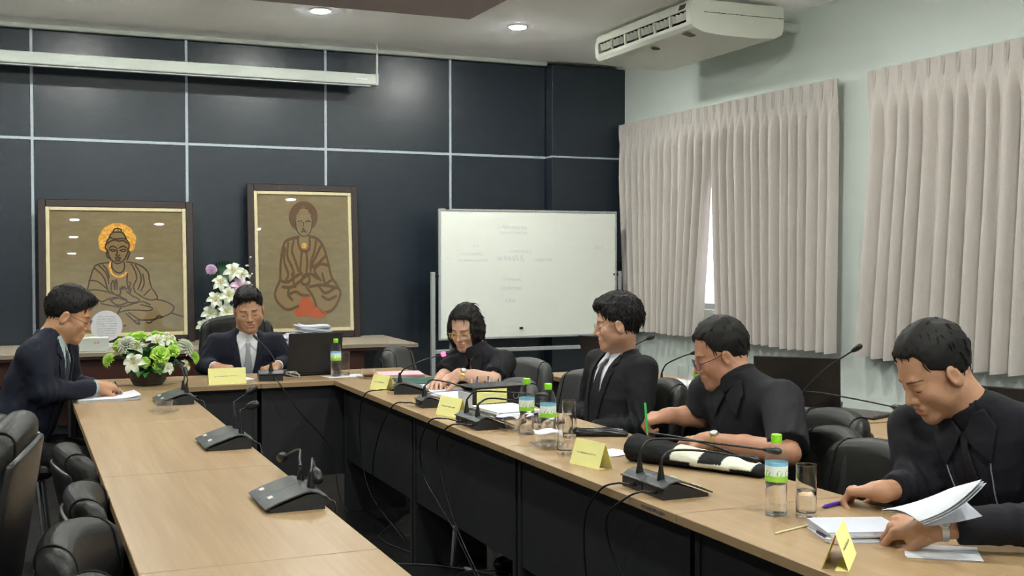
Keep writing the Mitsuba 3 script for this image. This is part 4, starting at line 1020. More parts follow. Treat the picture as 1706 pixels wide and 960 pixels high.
# small things worn by the men
for s_ in (-1, 1):
    pts = [front6(s_*(.012+.072*np.clip((z-.06)/.485, 0, 1)), z, .004) for z in np.linspace(.46, .14, 14)]
    part(p6, 'zip', tube(pts, .0022, 6), 'm_zip', True, label='pale zip edge of the open jacket')
c6 = front6(-.125, .30, .006); fz = unit(front6(-.125, .36, 0)-front6(-.125, .28, 0)); fx = unit(J6['shR']-J6['shL'])
part(p6, 'badge', tube([c6 + fx*.011*math.sin(a) + fz*.030*math.cos(a) for a in np.linspace(0, 2*np.pi, 21)[:-1]], .0016, 6, close=True), 'm_white', True, label='oval white-rimmed badge')
part(p6, 'badge_dot', tube([c6-fz*.024, c6-fz*.012], [.007, .006], 10), 'm_red', True, label='red part of the badge')
a6 = unit(J6['wrL']-J6['elL'])
c2 = front2(-.105, .22, .004); part(p2, 'emblem', tube([c2-[0, 0, .022], c2-[0, 0, .012], c2+[0, 0, .012], c2+[0, 0, .026]], [.006, .012, .011, .004], 10), 'm_emblem', True, label='small woven gold breast emblem')
# ================================================================ CHAIRS
def chair_proto(high=False, arms=False, bsdf='m_leather'):
    P = Proto()
    zb, zt, w = (.50, 1.08, .25) if high else (.50, .87, .215)
    def bend(v):
        v = v.copy(); t = np.clip((v[:, 2]-zb)/(zt-zb), 0, 1); q = v[:, 1]/w
        v[:, 0] += -.20*(v[:, 2]-zb)*(.8 if high else 1) + .045*q*q - .24 + .05
        v[:, 2] -= (.05 if high else .032)*q*q*np.clip(t*1.6-.6, 0, 1)
        v[:, 1] *= 1 - .10*t*t + .03*np.sin(t*3)
        return v
    V, F = vf(rbox(-.045, .045, -w, w, zb, zt, .042, 16, .026)); P.add('backrest', (bend(V), F), bsdf, 40)
    V, F = vf(rbox(-.062, -.038, -w+.02, w-.02, zb-.02, zt-.06, .011, 8, .03)); P.add('back_shell', (bend(V), F), 'm_black', 40)
    for s in (-1, 1):
        a = np.linspace(0, np.pi, 15); x = .0462*np.cos(a); z = zt-.045+.0470*np.sin(a)
        loop = np.vstack([[.0462, 0, zb+.05], np.stack([x, 0*x, z], 1), [-.0462, 0, zb+.1]]); loop[:, 1] = s*w*.74
        P.add('piping', tube(bend(loop), .0028, 6), 'm_black_matt', True)
    V, F = vf(rbox(-.22, .24, -.235, .235, .41, .49, .038, 16, .03)); V[:, 2] += .012*np.cos(V[:, 1]*9)*(V[:, 2] > .45) - .02*np.clip(V[:, 0]-.16, 0, 1)
    P.add('seat', (V, F), bsdf, 40)
    P.add('seat_pan', cbox(0, 0, .405, .38, .40, .018, .004), 'm_black', 20)
    P.add('back_bracket', tube([[-.16, 0, .40], [-.25, 0, .43], [-.265, 0, .62]], .018, 8), 'm_black', True)
    if high:
        P.add('column', tube([[0, 0, .10], [0, 0, .40]], .025, 12), 'm_chrome', True)
        for i in range(5):
            a = 2*np.pi*i/5; c, s = math.cos(a), math.sin(a)
            P.add('foot', tube([[0, 0, .11], [.29*c, .29*s, .075]], [.024, .014], 8), 'm_black', True)
            P.add('caster', moved(lathe([(0, -.012), (.025, -.012), (.028, 0), (.025, .012), (0, .012)], 14), mat((.29*c, .29*s, .029), rx=90)), 'm_black', 30)
    else:
        for sx in (-1, 1):
            for sy in (-1, 1):
                P.add('leg', tube([[sx*.17, sy*.19, .40], [sx*.21, sy*.215, .0]], .0125, 8), 'm_chrome', True)
    if arms:
        for s in (-1, 1):
            P.add('arm_frame', tube(spline([(.14, s*.20, .40), (.17, s*.255, .44), (.19, s*.262, .60), (.14, s*.262, .655), (-.10, s*.262, .655), (-.22, s*.255, .64), (-.245, s*.20, .60)], 26), .0075, 8), 'm_chrome', True)
            P.add('armrest', rbox(-.12, .15, s*.262-.022, s*.262+.022, .652, .68, .012, 8), 'm_black', 30)
    return P
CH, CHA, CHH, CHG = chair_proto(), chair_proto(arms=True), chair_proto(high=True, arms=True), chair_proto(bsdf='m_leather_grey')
def chair(P, bx, by, az, label, s=1.0, off=.26):
    a = math.radians(az)
    return P.place('chair', label, 'chair', mat((bx+off*math.cos(a), by+off*math.sin(a), 0), rz=az, s=s), 'black padded chairs around the tables')
chair(CH, .085, 2.80, -20, 'black leather chair at the left table whose whole padded back shows at bottom left', s=.97)
chair(CH, .135, 3.36, -4, 'black leather chair pushed under the left table, second from the front', s=.95)
chair(CH, .13, 4.10, 4, 'black leather chair pushed under the left table, third from the front', s=.95)
chair(CH, .10, 2.17, 0, 'black leather chair whose top edge just enters the bottom of the photo')
chair(CHH, -.02, 3.02, 172, 'tall black chair turned away at the left edge of the photo')
chair(CHA, -.07, 4.62, 172, 'black chair with a rounded back beyond the tall turned chair at the left edge')
chair(CHA, -.36, 5.98, -3, 'black armchair with thin chrome arms under the man writing at far left', off=.28)
chair(CHH, 1.30, 7.46, -90, 'high-backed black leather chair of the man at the head of the table')
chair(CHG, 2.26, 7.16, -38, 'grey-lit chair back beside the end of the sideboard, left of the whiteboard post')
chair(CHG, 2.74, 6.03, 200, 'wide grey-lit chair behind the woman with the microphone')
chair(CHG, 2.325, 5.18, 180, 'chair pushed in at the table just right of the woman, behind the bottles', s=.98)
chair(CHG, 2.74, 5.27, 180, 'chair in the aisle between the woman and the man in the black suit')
chair(CH, 2.90, 4.73, 174, 'chair of the man sitting upright in the black suit')
chair(CH, 2.93, 3.52, 176, 'chair of the man with purple-armed glasses')
chair(CH, 2.615, 3.13, 164, 'empty black chair nearer the man with purple-armed glasses')
chair(CH, 2.555, 2.86, 180, 'empty black chair touching the right man\'s sleeve')
chair(CH, 2.99, 2.34, 176, 'chair of the man with the stapled papers')

# ================================================================ MICROPHONE UNITS
def mic_body(buttons=True):
    P = Proto(); w = .0595
    prof = [(-.082, 0), (-.082, .010), (.024, .044), (.050, .044), (.072, .030), (.072, 0)]
    v, f = prism(Polygon(prof).buffer(-.002).buffer(.002), 2*w); P.add('base', outward(np.stack([v[:, 2]-w, v[:, 0], v[:, 1]], 1), f), 'm_mic', 30)
    top = [(-.096, .011), (-.06, .0265), (-.02, .040), (.015, .0505), (.034, .052), (.052, .047), (.066, .037), (.078, .035)]
    U = np.array([[[x, y, z] for x in np.linspace(-w-.002, w+.002, 5)] for y, z in top]); P.add('cover', sheet(U.transpose(1, 0, 2), .004), 'm_mic_top', 30)
    P.add('button', moved(cbox(0, 0, 0, .026, .015, .004, .001), mat((-.018, -.066, .0275), rx=21)), 'm_white', 20, label='white talk button')
    P.add('socket', moved(lathe([(0, 0), (.012, 0), (.011, .010), (.007, .034), (.0055, .05), (0, .05)], 16), mat((0, .045, .046))), 'm_black', 30)
    P.add('jack', moved(lathe([(0, 0), (.006, 0), (.005, .02), (0, .022)], 10), mat((-.02, .071, .018), rx=-90)), 'm_black', 30)
    return P
MIC = mic_body()
def mic(label, x, y, az, neck, cable=None, head=.011, ring=False, s=1.0):
    """az: the direction its talk side points"""
    M = mat((x, y, TZ), rz=az+90, s=s)
    k = MIC.place('conference_microphone', label, 'microphone', M, 'desk microphone units')
    base = (M @ np.array([0, .045, .09, 1]))[:3]
    P = spline([(M @ np.array([0, .045, .05, 1]))[:3], base] + [np.array(p) for p in neck], 40)
    n = len(P); part(k, 'gooseneck', tube(P, np.interp(np.arange(n), [0, n*.25, n-1], [.0055, .0042, .0032]), 8), 'm_black', True)
    d = unit(P[-1]-P[-4]); e = P[-1]
    q = tube([e-d*.012, e-d*.006, e+d*.004, e+d*.018, e+d*.034, e+d*.042, e+d*.045], [.004, .0065, head*.85, head, head, head*.7, head*.25], 14)
    part(k, 'capsule', q, 'm_black', True)
    if ring: part(k, 'light_ring', tube([e-d*.010, e-d*.004, e+d*.010, e+d*.016], [head*.7, head*1.12, head*1.15, head*.9], 16), None, True, label='glowing red light ring')
    if ring:
        kk = [q for q in scene if q.startswith(k+'__light_ring')][0]
        scene[kk]['bsdf'] = {'type': 'ref', 'id': 'm_red'}; scene[kk]['emitter'] = {'type': 'area', 'radiance': {'type': 'rgb', 'value': [1.6, .04, .10]}}
    if cable:
        o = (M @ np.array([-.02, .09, .018, 1]))[:3]
        part(k, 'cable', tube(spline([o] + [np.array(c) for c in cable], 60), .0032, 6), 'm_black', True)
    return k
PX = 1.64
mic('microphone of the right table nearest the camera, on the bottle side of its pair', 1.785, 2.89, 0, [(1.75, 2.89, .868), (1.785, 2.885, .884), (1.87, 2.84, .882), (1.955, 2.775, .868)],
    [(1.675, 2.90, .766), (PX, 2.93, .742), (1.63, 3.02, .67), (1.66, 3.05, .56), (1.70, 2.98, .42), (1.74, 2.9, .2), (1.76, 2.85, .012)])
mic('microphone of the right table nearest the camera, on the black bag side of its pair', 1.785, 3.015, 0, [(1.75, 3.015, .875), (1.785, 3.01, .898), (1.88, 2.95, .897), (2.06, 2.81, .878)],
    [(1.675, 3.04, .766), (PX, 3.08, .742), (1.64, 3.18, .64), (1.66, 3.22, .46), (1.69, 3.2, .25), (1.75, 3.2, .012)])
mic('microphone beside the napkin-covered dish, nearer of its pair', 1.78, 4.335, 0, [(1.745, 4.335, .855), (1.785, 4.32, .874), (1.85, 4.22, .872), (1.905, 4.11, .864)],
    [(1.67, 4.38, .766), (1.645, 4.45, .744), (1.645, 4.58, .66), (1.66, 4.55, .50), (1.68, 4.43, .32), (1.70, 4.2, .15), (1.75, 4.05, .012)])
mic('microphone beside the napkin-covered dish, farther of its pair', 1.78, 4.46, 0, [(1.742, 4.46, .862), (1.775, 4.45, .888), (1.86, 4.39, .890), (2.0, 4.31, .880)],
    [(1.67, 4.55, .766), (1.64, 4.66, .742), (1.64, 4.79, .62), (1.66, 4.80, .48), (1.68, 4.66, .38), (1.69, 4.5, .3), (1.75, 4.36, .10), (1.78, 4.3, .012)])
mic('microphone with a glowing red ring in front of the woman', 1.86, 5.60, -18, [(1.822, 5.62, .855), (1.845, 5.605, .882), (1.94, 5.57, .925), (2.025, 5.545, .950)],
    [(1.71, 5.66, .766), (1.645, 5.68, .745), (1.64, 5.76, .62), (1.655, 5.78, .40), (1.69, 5.7, .20), (1.80, 5.5, .012)], ring=True, s=1.1)
mic('microphone with a bent-over neck between two yellow name cards', 1.80, 5.06, -4, [(1.768, 5.06, .858), (1.79, 5.055, .876), (1.87, 5.035, .862), (1.935, 5.015, .838)],
    [(1.69, 5.12, .766), (1.642, 5.20, .742), (1.64, 5.42, .57), (1.655, 5.58, .36), (1.70, 5.62, .16), (1.82, 5.6, .012)])
mic('microphone between the far name card and the open laptop', 1.33, 6.53, 82, [(1.345, 6.485, .86), (1.325, 6.52, .91), (1.272, 6.59, .978)],
    [(1.335, 6.40, .764), (1.345, 6.335, .742), (1.39, 6.315, .67), (1.46, 6.31, .57), (1.62, 6.31, .37), (1.66, 6.25, .1), (1.7, 6.2, .012)], s=1.12, head=.008)
mic('left table microphone nearest the camera, with its head drooping over the table edge', .715, 3.18, 180, [(.768, 3.20, .852), (.795, 3.30, .862), (.80, 3.283, .83)],
    [(.815, 3.16, .762), (.825, 3.14, .735), (.835, 3.1, .5), (.9, 3.0, .012)], head=.017)
mic('left table microphone nearest the camera, with its head bent down on the far side', .715, 3.305, 180, [(.775, 3.38, .850), (.80, 3.50, .858), (.80, 3.72, .80)],
    [(.815, 3.33, .762), (.826, 3.36, .735), (.835, 3.4, .5), (.9, 3.5, .012)], head=.017)
mic('left table microphone in the middle pair, the shorter neck', .715, 4.27, 180, [(.757, 4.275, .878), (.763, 4.28, .886), (.785, 4.27, .896)], [(.815, 4.25, .762), (.825, 4.22, .735), (.83, 4.1, .5), (.9, 4.0, .012)], head=.016)
mic('left table microphone in the middle pair, the taller neck', .715, 4.395, 180, [(.757, 4.41, .892), (.766, 4.415, .903), (.815, 4.43, .932)], [(.815, 4.42, .762), (.826, 4.45, .735), (.83, 4.5, .5), (.9, 4.6, .012)], head=.014)
mic('microphone beside the flower bowl, nearer of its pair', .70, 5.64, 180, [(.752, 5.66, .86), (.75, 5.68, .885)], [(.80, 5.62, .762), (.825, 5.60, .735), (.83, 5.5, .5), (.9, 5.4, .012)], head=.011)
mic('microphone beside the flower bowl, farther of its pair', .70, 5.765, 180, [(.755, 5.79, .86), (.75, 5.82, .89)], [(.80, 5.79, .762), (.826, 5.82, .735), (.83, 5.9, .5), (.9, 6.0, .012)], head=.011)
mic('second-row microphone with a long neck leaning right in front of the open laptop', 3.16, 4.06, 20, [(3.12, 4.04, .83), (3.14, 4.0, .89), (3.17, 3.9, .985), (3.215, 3.79, 1.065)], [(3.04, 4.03, .764), (2.94, 4.0, .76), (2.885, 4.0, .73), (2.88, 3.97, .6), (2.9, 3.9, .3), (2.95, 3.9, .012)], head=.012)
mic('second-row microphone with its neck lying level beside the laptop', 3.16, 4.19, 20, [(3.12, 4.12, .845), (3.15, 3.98, .872), (3.18, 3.75, .868), (3.205, 3.54, .858)], None, head=.013)
mic('second-row microphone seen between the upright man and the man in glasses', 3.13, 5.14, 20, [(3.09, 5.12, .86), (3.10, 5.09, .90), (3.13, 4.99, .945), (3.15, 4.93, .965)], None)
mic('second-row microphone showing only its head behind the upright man\'s shoulder', 3.20, 5.72, 20, [(3.17, 5.70, .87), (3.21, 5.66, .94), (3.28, 5.60, .99)], None, head=.014)

# ================================================================ BOTTLES, GLASSES, CUPS
def bottle_proto(level, full=True):
    P = Proto(); h = .222
    body = [(0, 0), (.026, 0), (.0305, .004), (.031, .02), (.0295, .03), (.031, .042), (.0295, .054), (.031, .066), (.0295, .078), (.031, .088), (.0312, .092), (.0312, .148), (.031, .152), (.028, .170), (.021, .188), (.0135, .198), (.0125, .206), (.0125, .210), (0, .210)]
    P.add('bottle', lathe(body, 40), 'm_clear', 30)
    w = [(0, .0015)] + [(max(r-.0018, .001), z+.0012) for r, z in body[1:-1] if z+.0012 < level]
    rr = np.interp(level, [b[1] for b in body[1:-1]], [b[0] for b in body[1:-1]])
    P.add('water', lathe(w + [(rr-.0018, level), (0, level)], 40), 'm_water', 30)
    def band(z0, z1, r=.03145): return lathe([(r-.0004, z0), (r, z0), (r, z1), (r-.0004, z1), (r-.0004, z0)], 40)
    P.add('label', band(.094, .110), 'm_lime_label', 30); P.add('label', band(.110, .137), 'm_white_label', 30, label='white and green wrap label'); P.add('label', band(.137, .146), 'm_blue_label', 30)
    for i, a in enumerate((0.4, 1.3, 2.5, 3.6, 4.4, 5.3)):
        g = Polygon([(-.008, -.005), (.006, -.007), (.010, .003), (0, .009), (-.007, .004)]); v, f = prism(g, .0004)
        th = a + v[:, 0]/.0316; r = .0316+v[:, 2]; P.add('print_mark', (np.stack([r*np.cos(th), r*np.sin(th), .117+v[:, 1]], 1), f), 'm_lime_label', 30)
    P.add('cap', lathe([(0, .222), (.0125, .222), (.0145, .220), (.0148, .203), (.0135, .203), (.0135, .211), (0, .211)], 32), 'm_green_cap', 30)
    P.add('cap_ring', lathe([(.0128, .199), (.0146, .199), (.0146, .2015), (.0128, .2015), (.0128, .199)], 32), 'm_green_cap', 30)
    return P
BT = bottle_proto(.135)
for x, y, l in ((1.905, 2.555, 'water bottle with lime cap standing beside the right man\'s glass'), (1.862, 4.125, 'left one of two clustered lime-capped water bottles, behind the other'), (1.862, 3.925, 'right one of two clustered lime-capped water bottles, nearer the camera'),
                (1.723, 6.56, 'water bottle with lime cap in front of the open laptop'), (3.225, 4.985, 'lime-capped water bottle on the second-row table behind the man in glasses')):
    BT.place('water_bottle', l, 'bottle', mat((x, y, TZ+.0005), rz=x*400), 'lime-capped water bottles')
def glass_proto(level=None):
    P = Proto()
    P.add('glass', lathe([(0, 0), (.0265, 0), (.0275, .002), (.0285, .142), (.0279, .143), (.0273, .142), (.0258, .016), (.024, .013), (0, .013)], 40), 'm_glass', 30)
    if level: P.add('water', lathe([(0, .0135), (.0236, .0136), (.0253, .017), (.0262, level), (0, level)], 40), 'm_water', 30)
    return P
GE, GW = glass_proto(), glass_proto(.072)
for P, x, y, l in ((GW, 1.965, 2.502, 'half-full drinking glass beside the near water bottle'), (GE, 1.80, 3.655, 'empty drinking glass behind the yellow name card, nearest of the cluster'), (GE, 1.985, 3.99, 'empty drinking glass behind the right clustered bottle'), (GE, 1.79, 6.60, 'drinking glass right of the bottle by the open laptop'), (GE, 3.16, 5.03, 'drinking glass on the second-row table behind the man in glasses')):
    P.place('drinking_glass', l, 'glass', mat((x, y, TZ+.0005)), 'tall drinking glasses')
def cup(label, x, y, tea=None, napkin=None, rz=0):
    k = thing('tea_cup', label, 'cup', 'clear glass cups with saucers')
    M = mat((x, y, TZ+.0006), rz=rz)
    part(k, 'saucer', moved(lathe([(0, 0), (.030, 0), (.055, .006), (.070, .013), (.0695, .0145), (.054, .009), (.028, .0035), (0, .0035)], 40), M), 'm_clear', 30)
    part(k, 'bowl', moved(lathe([(0, .0042), (.024, .0042), (.030, .012), (.036, .032), (.041, .058), (.0402, .0585), (.0395, .058), (.0345, .033), (.0285, .0145), (.022, .008), (0, .008)], 40), M), 'm_clear', 30)
    part(k, 'handle', moved(tube(spline([(.039, 0, .050), (.058, 0, .050), (.062, 0, .035), (.050, 0, .022), (.034, 0, .022)], 20), .0035, 8), M), 'm_clear', True)
    if tea: part(k, 'tea', moved(lathe([(0, .0086), (.0215, .0086), (.028, .0148), (.0335, tea), (0, tea)], 32), M), 'm_tea', 30)
    if napkin:
        g = np.array([[[a*.052+.004*math.sin(b*7), b*.05+.003*math.cos(a*6), .0615+.004*math.sin(a*3+b*4)-.012*max(0, math.hypot(a, b)-.85)] for b in np.linspace(-1, 1, 13)] for a in np.linspace(-1, 1, 13)])
        part(k, 'napkin', moved(sheet(g, .0012), M), 'm_paper', True, label='white paper napkin on top')
cup('clear glass tea cup on a saucer beside the flower bowl microphone', .605, 5.33, None, rz=30)
cup('glass tea cup with a little brown tea right of the far bottle', 1.865, 6.37, .022, rz=-20)
cup('low glass covered by a white napkin next to the pair of bottles', 1.85, 4.24, None, True, 40)
cup('low glass covered by a napkin in front of the right clustered bottle', 1.80, 3.80, None, True, 70)
cup('glass cup half hidden behind the left clustered bottle', 1.97, 4.18, .02, rz=200)
cup('glass cup in front of the binder with the yellow label', 1.95, 5.02, None, rz=100)

# ================================================================ NAME CARDS
def card(label, x, y, rz, w=.15, h=.085, seed=1, text=True):
    k = thing('name_card', label, 'name card', 'folded yellow name cards')
    M = mat((x, y, TZ), rz=rz); d = .030
    zz = math.sqrt(h*h-d*d)
    for s, nm in ((-1, 'front_panel'), (1, 'back_panel')):
        g = np.array([[[u*w/2, s*d*(1-t), .0012+zz*t] for t in np.linspace(0, 1, 4)] for u in np.linspace(-1, 1, 4)])
        part(k, nm, moved(sheet(g, .0009), M), 'm_yellow_card', False)
    g = np.array([[[u*w/2, t*d, .0008] for t in np.linspace(-1, 0, 3)] for u in np.linspace(-1, 1, 3)]); part(k, 'base_panel', moved(sheet(g, .0008), M), 'm_yellow_card', False)
    if text:
        ln = scribble(w*.62, .0085, seed); v, f = prism(ln, .0004); a = math.atan2(zz, d)
        p = np.stack([v[:, 0]-w*.34, -d + (.45*h+v[:, 1])*math.cos(a) - (v[:, 2]+.0006)*math.sin(a), .0012+(.45*h+v[:, 1])*math.sin(a) + (v[:, 2]+.0006)*math.cos(a)], 1)
        part(k, 'printed_name', moved((p, f), M), 'm_card_ink', False, label='blurred line of small dark lettering')
card('yellow name card before the man at the head of the table', 1.065, 6.415, 0, .205, .092, 3)
card('yellow name card at the corner beside the green folder', 1.775, 5.80, -72, .15, .085, 4)
card('yellow name card left of the paired microphones by the bottles', 1.765, 4.72, -76, .17, .088, 5)
card('yellow name card beside the rolled black and white bag', 1.775, 3.405, -78, .155, .09, 6)
card('pale yellow name card seen end-on at the bottom right table edge', 1.745, 2.10, 44, .17, .088, 7)

# ================================================================ PAPERS AND THINGS ON THE TABLES
def paper_stack(name, label, cat, x, y, rz, w, d, layers, z0=TZ, seed=0, bsdf='m_paper', group=None, t=.0016, curl=0.0, alt=None):
    k = thing(name, label, cat, group); r = np.random.default_rng(seed)
    z = z0 + .0006
    for i in range(layers):
        M = mat((x+r.normal(0, .004), y+r.normal(0, .004), z), rz=rz+r.normal(0, 2.0))
        g = np.array([[[a*w/2, b*d/2, t/2+curl*max(0, a)**3*(1 if i == layers-1 else .3)] for b in np.linspace(-1, 1, 5)] for a in np.linspace(-1, 1, 9)])
        part(k, 'sheet', moved(sheet(g, t), M), (alt if alt and i % 2 else bsdf), 20); z += t + .0003
    return k
paper_stack('writing_pad', 'white writing pad under the left man\'s hand', 'paper pad', .405, 5.965, 2, .29, .23, 4, seed=1, t=.003, curl=.014)
paper_stack('paper', 'white sheet under the bottle and glass by the open laptop', 'paper', 1.77, 6.55, 8, .24, .15, 1, z0=TZ-.0005, seed=2, t=.0008)
paper_stack('paper_stack', 'white papers lying under the woman\'s hands', 'papers', 2.0, 5.66, 18, .21, .30, 5, seed=3, t=.003, alt='m_paper_grey')
paper_stack('paper_stack', 'white papers between the woman\'s hands and the black binder', 'papers', 2.06, 5.36, 8, .21, .28, 3, seed=4, t=.003, alt='m_paper_grey')
k = paper_stack('folder', 'dark green folder with white edges near the table corner', 'folder', 2.06, 6.05, -12, .24, .32, 1, seed=5, bsdf='m_green_folder', t=.012)
paper_stack('paper_stack', 'pink and cream papers lying behind the green folder', 'papers', 2.05, 6.36, -8, .26, .22, 4, seed=6, bsdf='m_cream_paper', alt='m_pink_paper', t=.006)
k = thing('notebook', 'spiral notebook with lilac edge under white papers by the binder', 'notebook')
part(k, 'cover', cbox(2.0, 4.66, TZ+.010, .20, .27, .018, .002), 'm_navy_line', 20); part(k, 'pages', cbox(2.0, 4.662, TZ+.0105, .194, .272, .012, .001), 'm_paper_grey', 20)
for i in range(16): part(k, 'spiral_ring', moved(tube([[.008*math.cos(a), 0, .011*math.sin(a)] for a in np.linspace(0, 6.28, 12)], .0011, 5), mat((1.899, 4.545+i*.0155, TZ+.011))), 'm_white', True)
paper_stack('paper_stack', 'white papers on top of the spiral notebook', 'papers', 2.0, 4.65, 4, .21, .28, 4, z0=TZ+.0195, seed=7, t=.003)
k = thing('phone', 'black phone lying by the left clustered bottle', 'phone'); M = mat((2.06, 4.37, TZ+.005), rz=20)
part(k, 'body', moved(rbox(-.038, .038, -.075, .075, -.0045, .0045, .004, 8), M), 'm_black', 30); part(k, 'screen', moved(box(-.034, .034, -.068, .068, .0044, .0052), M), 'm_black_gloss', False)
k = thing('binder', 'black lever-arch binder standing on its side with a yellow label', 'binder'); M = mat((2.055, 4.90, TZ+.0005), rz=7)
part(k, 'spine', moved(cbox(0, -.034, .052, .29, .006, .104, .002), M), 'm_black', 20)
for z in (.002, .102): part(k, 'cover', moved(cbox(0, .05, z, .29, .17, .004, .001), M), 'm_black', 20)
part(k, 'pages', moved(cbox(.0, .05, .04, .275, .15, .07, .002), M), 'm_paper', 20)
part(k, 'spine_label', moved(cbox(-.045, -.0378, .060, .16, .001, .066), M), 'm_yellow_card', False, label='yellow spine label')
part(k, 'label_line', moved(join(*[(np.stack([v[:, 0]-.11, -.0386-v[:, 2], .045+i*.02+v[:, 1]], 1), f) for i in (0, 1) for v, f in [prism(scribble(.10, .007, 70+i), .0004)]]), M), 'm_ink_faint', False)
part(k, 'finger_ring', moved(tube([[.085+.014*math.cos(a), -.038, .055+.014*math.sin(a)] for a in np.linspace(0, 2*np.pi, 21)[:-1]], .0018, 6, close=True), M), 'm_chrome', True)
k = thing('pen_tray', 'open tray of pens behind the binder', 'pen tray'); M = mat((2.09, 5.10, TZ+.0005), rz=7)
part(k, 'tray', moved(join(cbox(0, 0, .002, .19, .07, .004, .001), cbox(0, -.033, .025, .19, .004, .05, .001), cbox(0, .033, .025, .19, .004, .05, .001), cbox(-.093, 0, .025, .004, .07, .05, .001), cbox(.093, 0, .025, .004, .07, .05, .001)), M), 'm_clear', False)
for i in range(9):
    x = -.08+i*.02; part(k, 'pen', moved(tube([[x, -.01+.01*(i % 3), .005], [x+.012*math.sin(i*2.1), .012*math.cos(i), .115+.012*math.sin(i*1.7)]], .004, 8), M), ('m_white', 'm_navy_line', 'm_paper_grey', 'm_black')[i % 4], True)
# pouch and rolled bag
k = thing('pouch', 'small dark zip pouch with a pink tab before the upright man', 'pouch'); M = mat((2.10, 3.97, TZ+.0008), rz=-25)
V, F = vf(rbox(-.10, .12, -.036, .036, 0, .030, .014, 12, .02)); V[:, 2] *= 1-.35*np.clip(V[:, 0]/.15, 0, 1); V[:, 2] += .003*np.sin(V[:, 0]*40)*(V[:, 2] > .015)
part(k, 'body', moved((V, F), M), 'm_black_gloss', True); part(k, 'tab', moved(rbox(-.108, -.07, -.02, .02, .006, .027, .01, 10), M), 'm_pink_paper', True); part(k, 'zip', moved(tube(spline([(-.08, -.004, .0305), (0, -.002, .0300), (.10, .004, .0235)], 12), .0022, 6), M), 'm_silver', True)
k = thing('bag', 'rolled black and white cloth bag lying on the right table', 'bag')
A, B = np.array([1.965, 3.45, TZ+.046]), np.array([2.205, 3.00, TZ+.018])
ax = unit((B-A)*[1, 1, 0]); sd = np.cross([0, 0, 1], ax)
def bag_f(P):
    t = np.clip(((P-A) @ (B-A).astype(np.float32))/((B-A) @ (B-A)), 0, 1); c = A+t[:, None]*(B-A)
    q = P-c; hgt = .047*(1-t)+.017*t; wd = .066*(1-t)**.8+.045*t; l = (P-A) @ unit(B-A).astype(np.float32); L = np.linalg.norm(B-A)
    e = np.sqrt((q @ sd.astype(np.float32)/wd)**2 + (q[:, 2]/hgt)**2 + 1e-9)
    d = (e-1)*np.minimum(hgt, wd)*.8
    d = smax(d, np.maximum(-l-.004, l-L), .012)
    return smax(d + .007*nfbm(P, (18, 18, 40), 31, 3), TZ+.001-P[:, 2], .003)
V, F = grid_mesh(bag_f, np.minimum(A, B)-.09, np.maximum(A, B)+.09, .005)
t = ((V-A) @ unit(B-A))/np.linalg.norm(B-A); sdv = (V-A) @ sd; up = V[:, 2]-TZ
white = ((t > .36) & (t < .56) & (up > .03)) | ((t > .72) & (t < .93) & (up > .022)) | ((t > .50) & (t < .78) & (up < .030) & (up > .014) & (sdv < 0))
c = np.where(white[:, None], np.array(lin(204, 206, 190)), np.array(lin(24, 25, 26)))
part(k, 'cloth', (V, F), 'm_bag', True, color=c); part(k, 'strap', tube(spline([(2.0, 3.40, TZ+.098), (2.06, 3.30, TZ+.094), (2.12, 3.20, TZ+.078), (2.18, 3.09, TZ+.05)], 16), .004, 6), 'm_black', True)
paper_stack('paper', 'white sheet beside the yellow card, under the rolled bag\'s end', 'paper', 1.965, 3.60, 20, .12, .12, 2, seed=8, t=.0012)
paper_stack('writing_pad', 'white pad under the green pen of the man in glasses', 'paper pad', 2.17, 3.62, 10, .15, .20, 3, seed=9, t=.003)
def pen(label, a, b, r, m, m2=None):
    k = thing('pen', label, 'pen', 'ballpoint pens'); a, b = np.array(a, float), np.array(b, float); d = b-a
    part(k, 'barrel', tube([a+d*.10, a+d*.13, a+d*.85, a+d*.98, b], [r*.8, r, r, r, r*.6], 10), m, True); part(k, 'tip', tube([a, a+d*.10], [r*.2, r*.75], 8), m2 or 'm_silver', True)
    part(k, 'clip', tube([a+d*.72+[0, 0, r*1.2], a+d*.96+[0, 0, r*1.3]], r*.3, 6), m2 or 'm_silver', True)
pen('green pen held upright by the man in glasses', (2.228, 3.80, .765), (2.213, 3.795, .895), .0045, 'm_green_pen', 'm_white')
pen('purple pen lying beside the right man\'s glass', (2.06, 2.555, TZ+.006), (2.195, 2.60, TZ+.0065), .0058, 'm_purple', 'm_purple')
pen('dark pen in the left man\'s hand', (.475, 5.995, .768), (.445, 6.02, .83), .0035, 'm_black', 'm_silver')
single('wooden_stick', 'thin pale wooden stick on the table before the near papers', 'stick', tube([[1.765, 2.372, TZ+.003], [1.905, 2.412, TZ+.003]], .0026, 8), 'm_cream_paper')
k = paper_stack('paper_stack', 'thick stack of white papers under the right man\'s fist', 'papers', 1.955, 2.285, -16, .20, .16, 6, seed=10, t=.0042, alt='m_paper_grey')
part(k, 'blue_edge_strip', moved(cbox(-.101, -.02, .007, .003, .07, .009), mat((1.955, 2.285, TZ), rz=-16)), 'm_navy_line', False)
k = thing('eraser', 'small white eraser beside the thick stack of papers', 'eraser'); M = mat((1.845, 2.235, TZ+.0005), rz=-62)
part(k, 'block', moved(cbox(0, 0, .007, .05, .018, .013, .002), M), 'm_white', 20); part(k, 'sleeve', moved(cbox(.004, 0, .0072, .022, .0186, .0138, .001), M), 'm_pink_paper', 20)
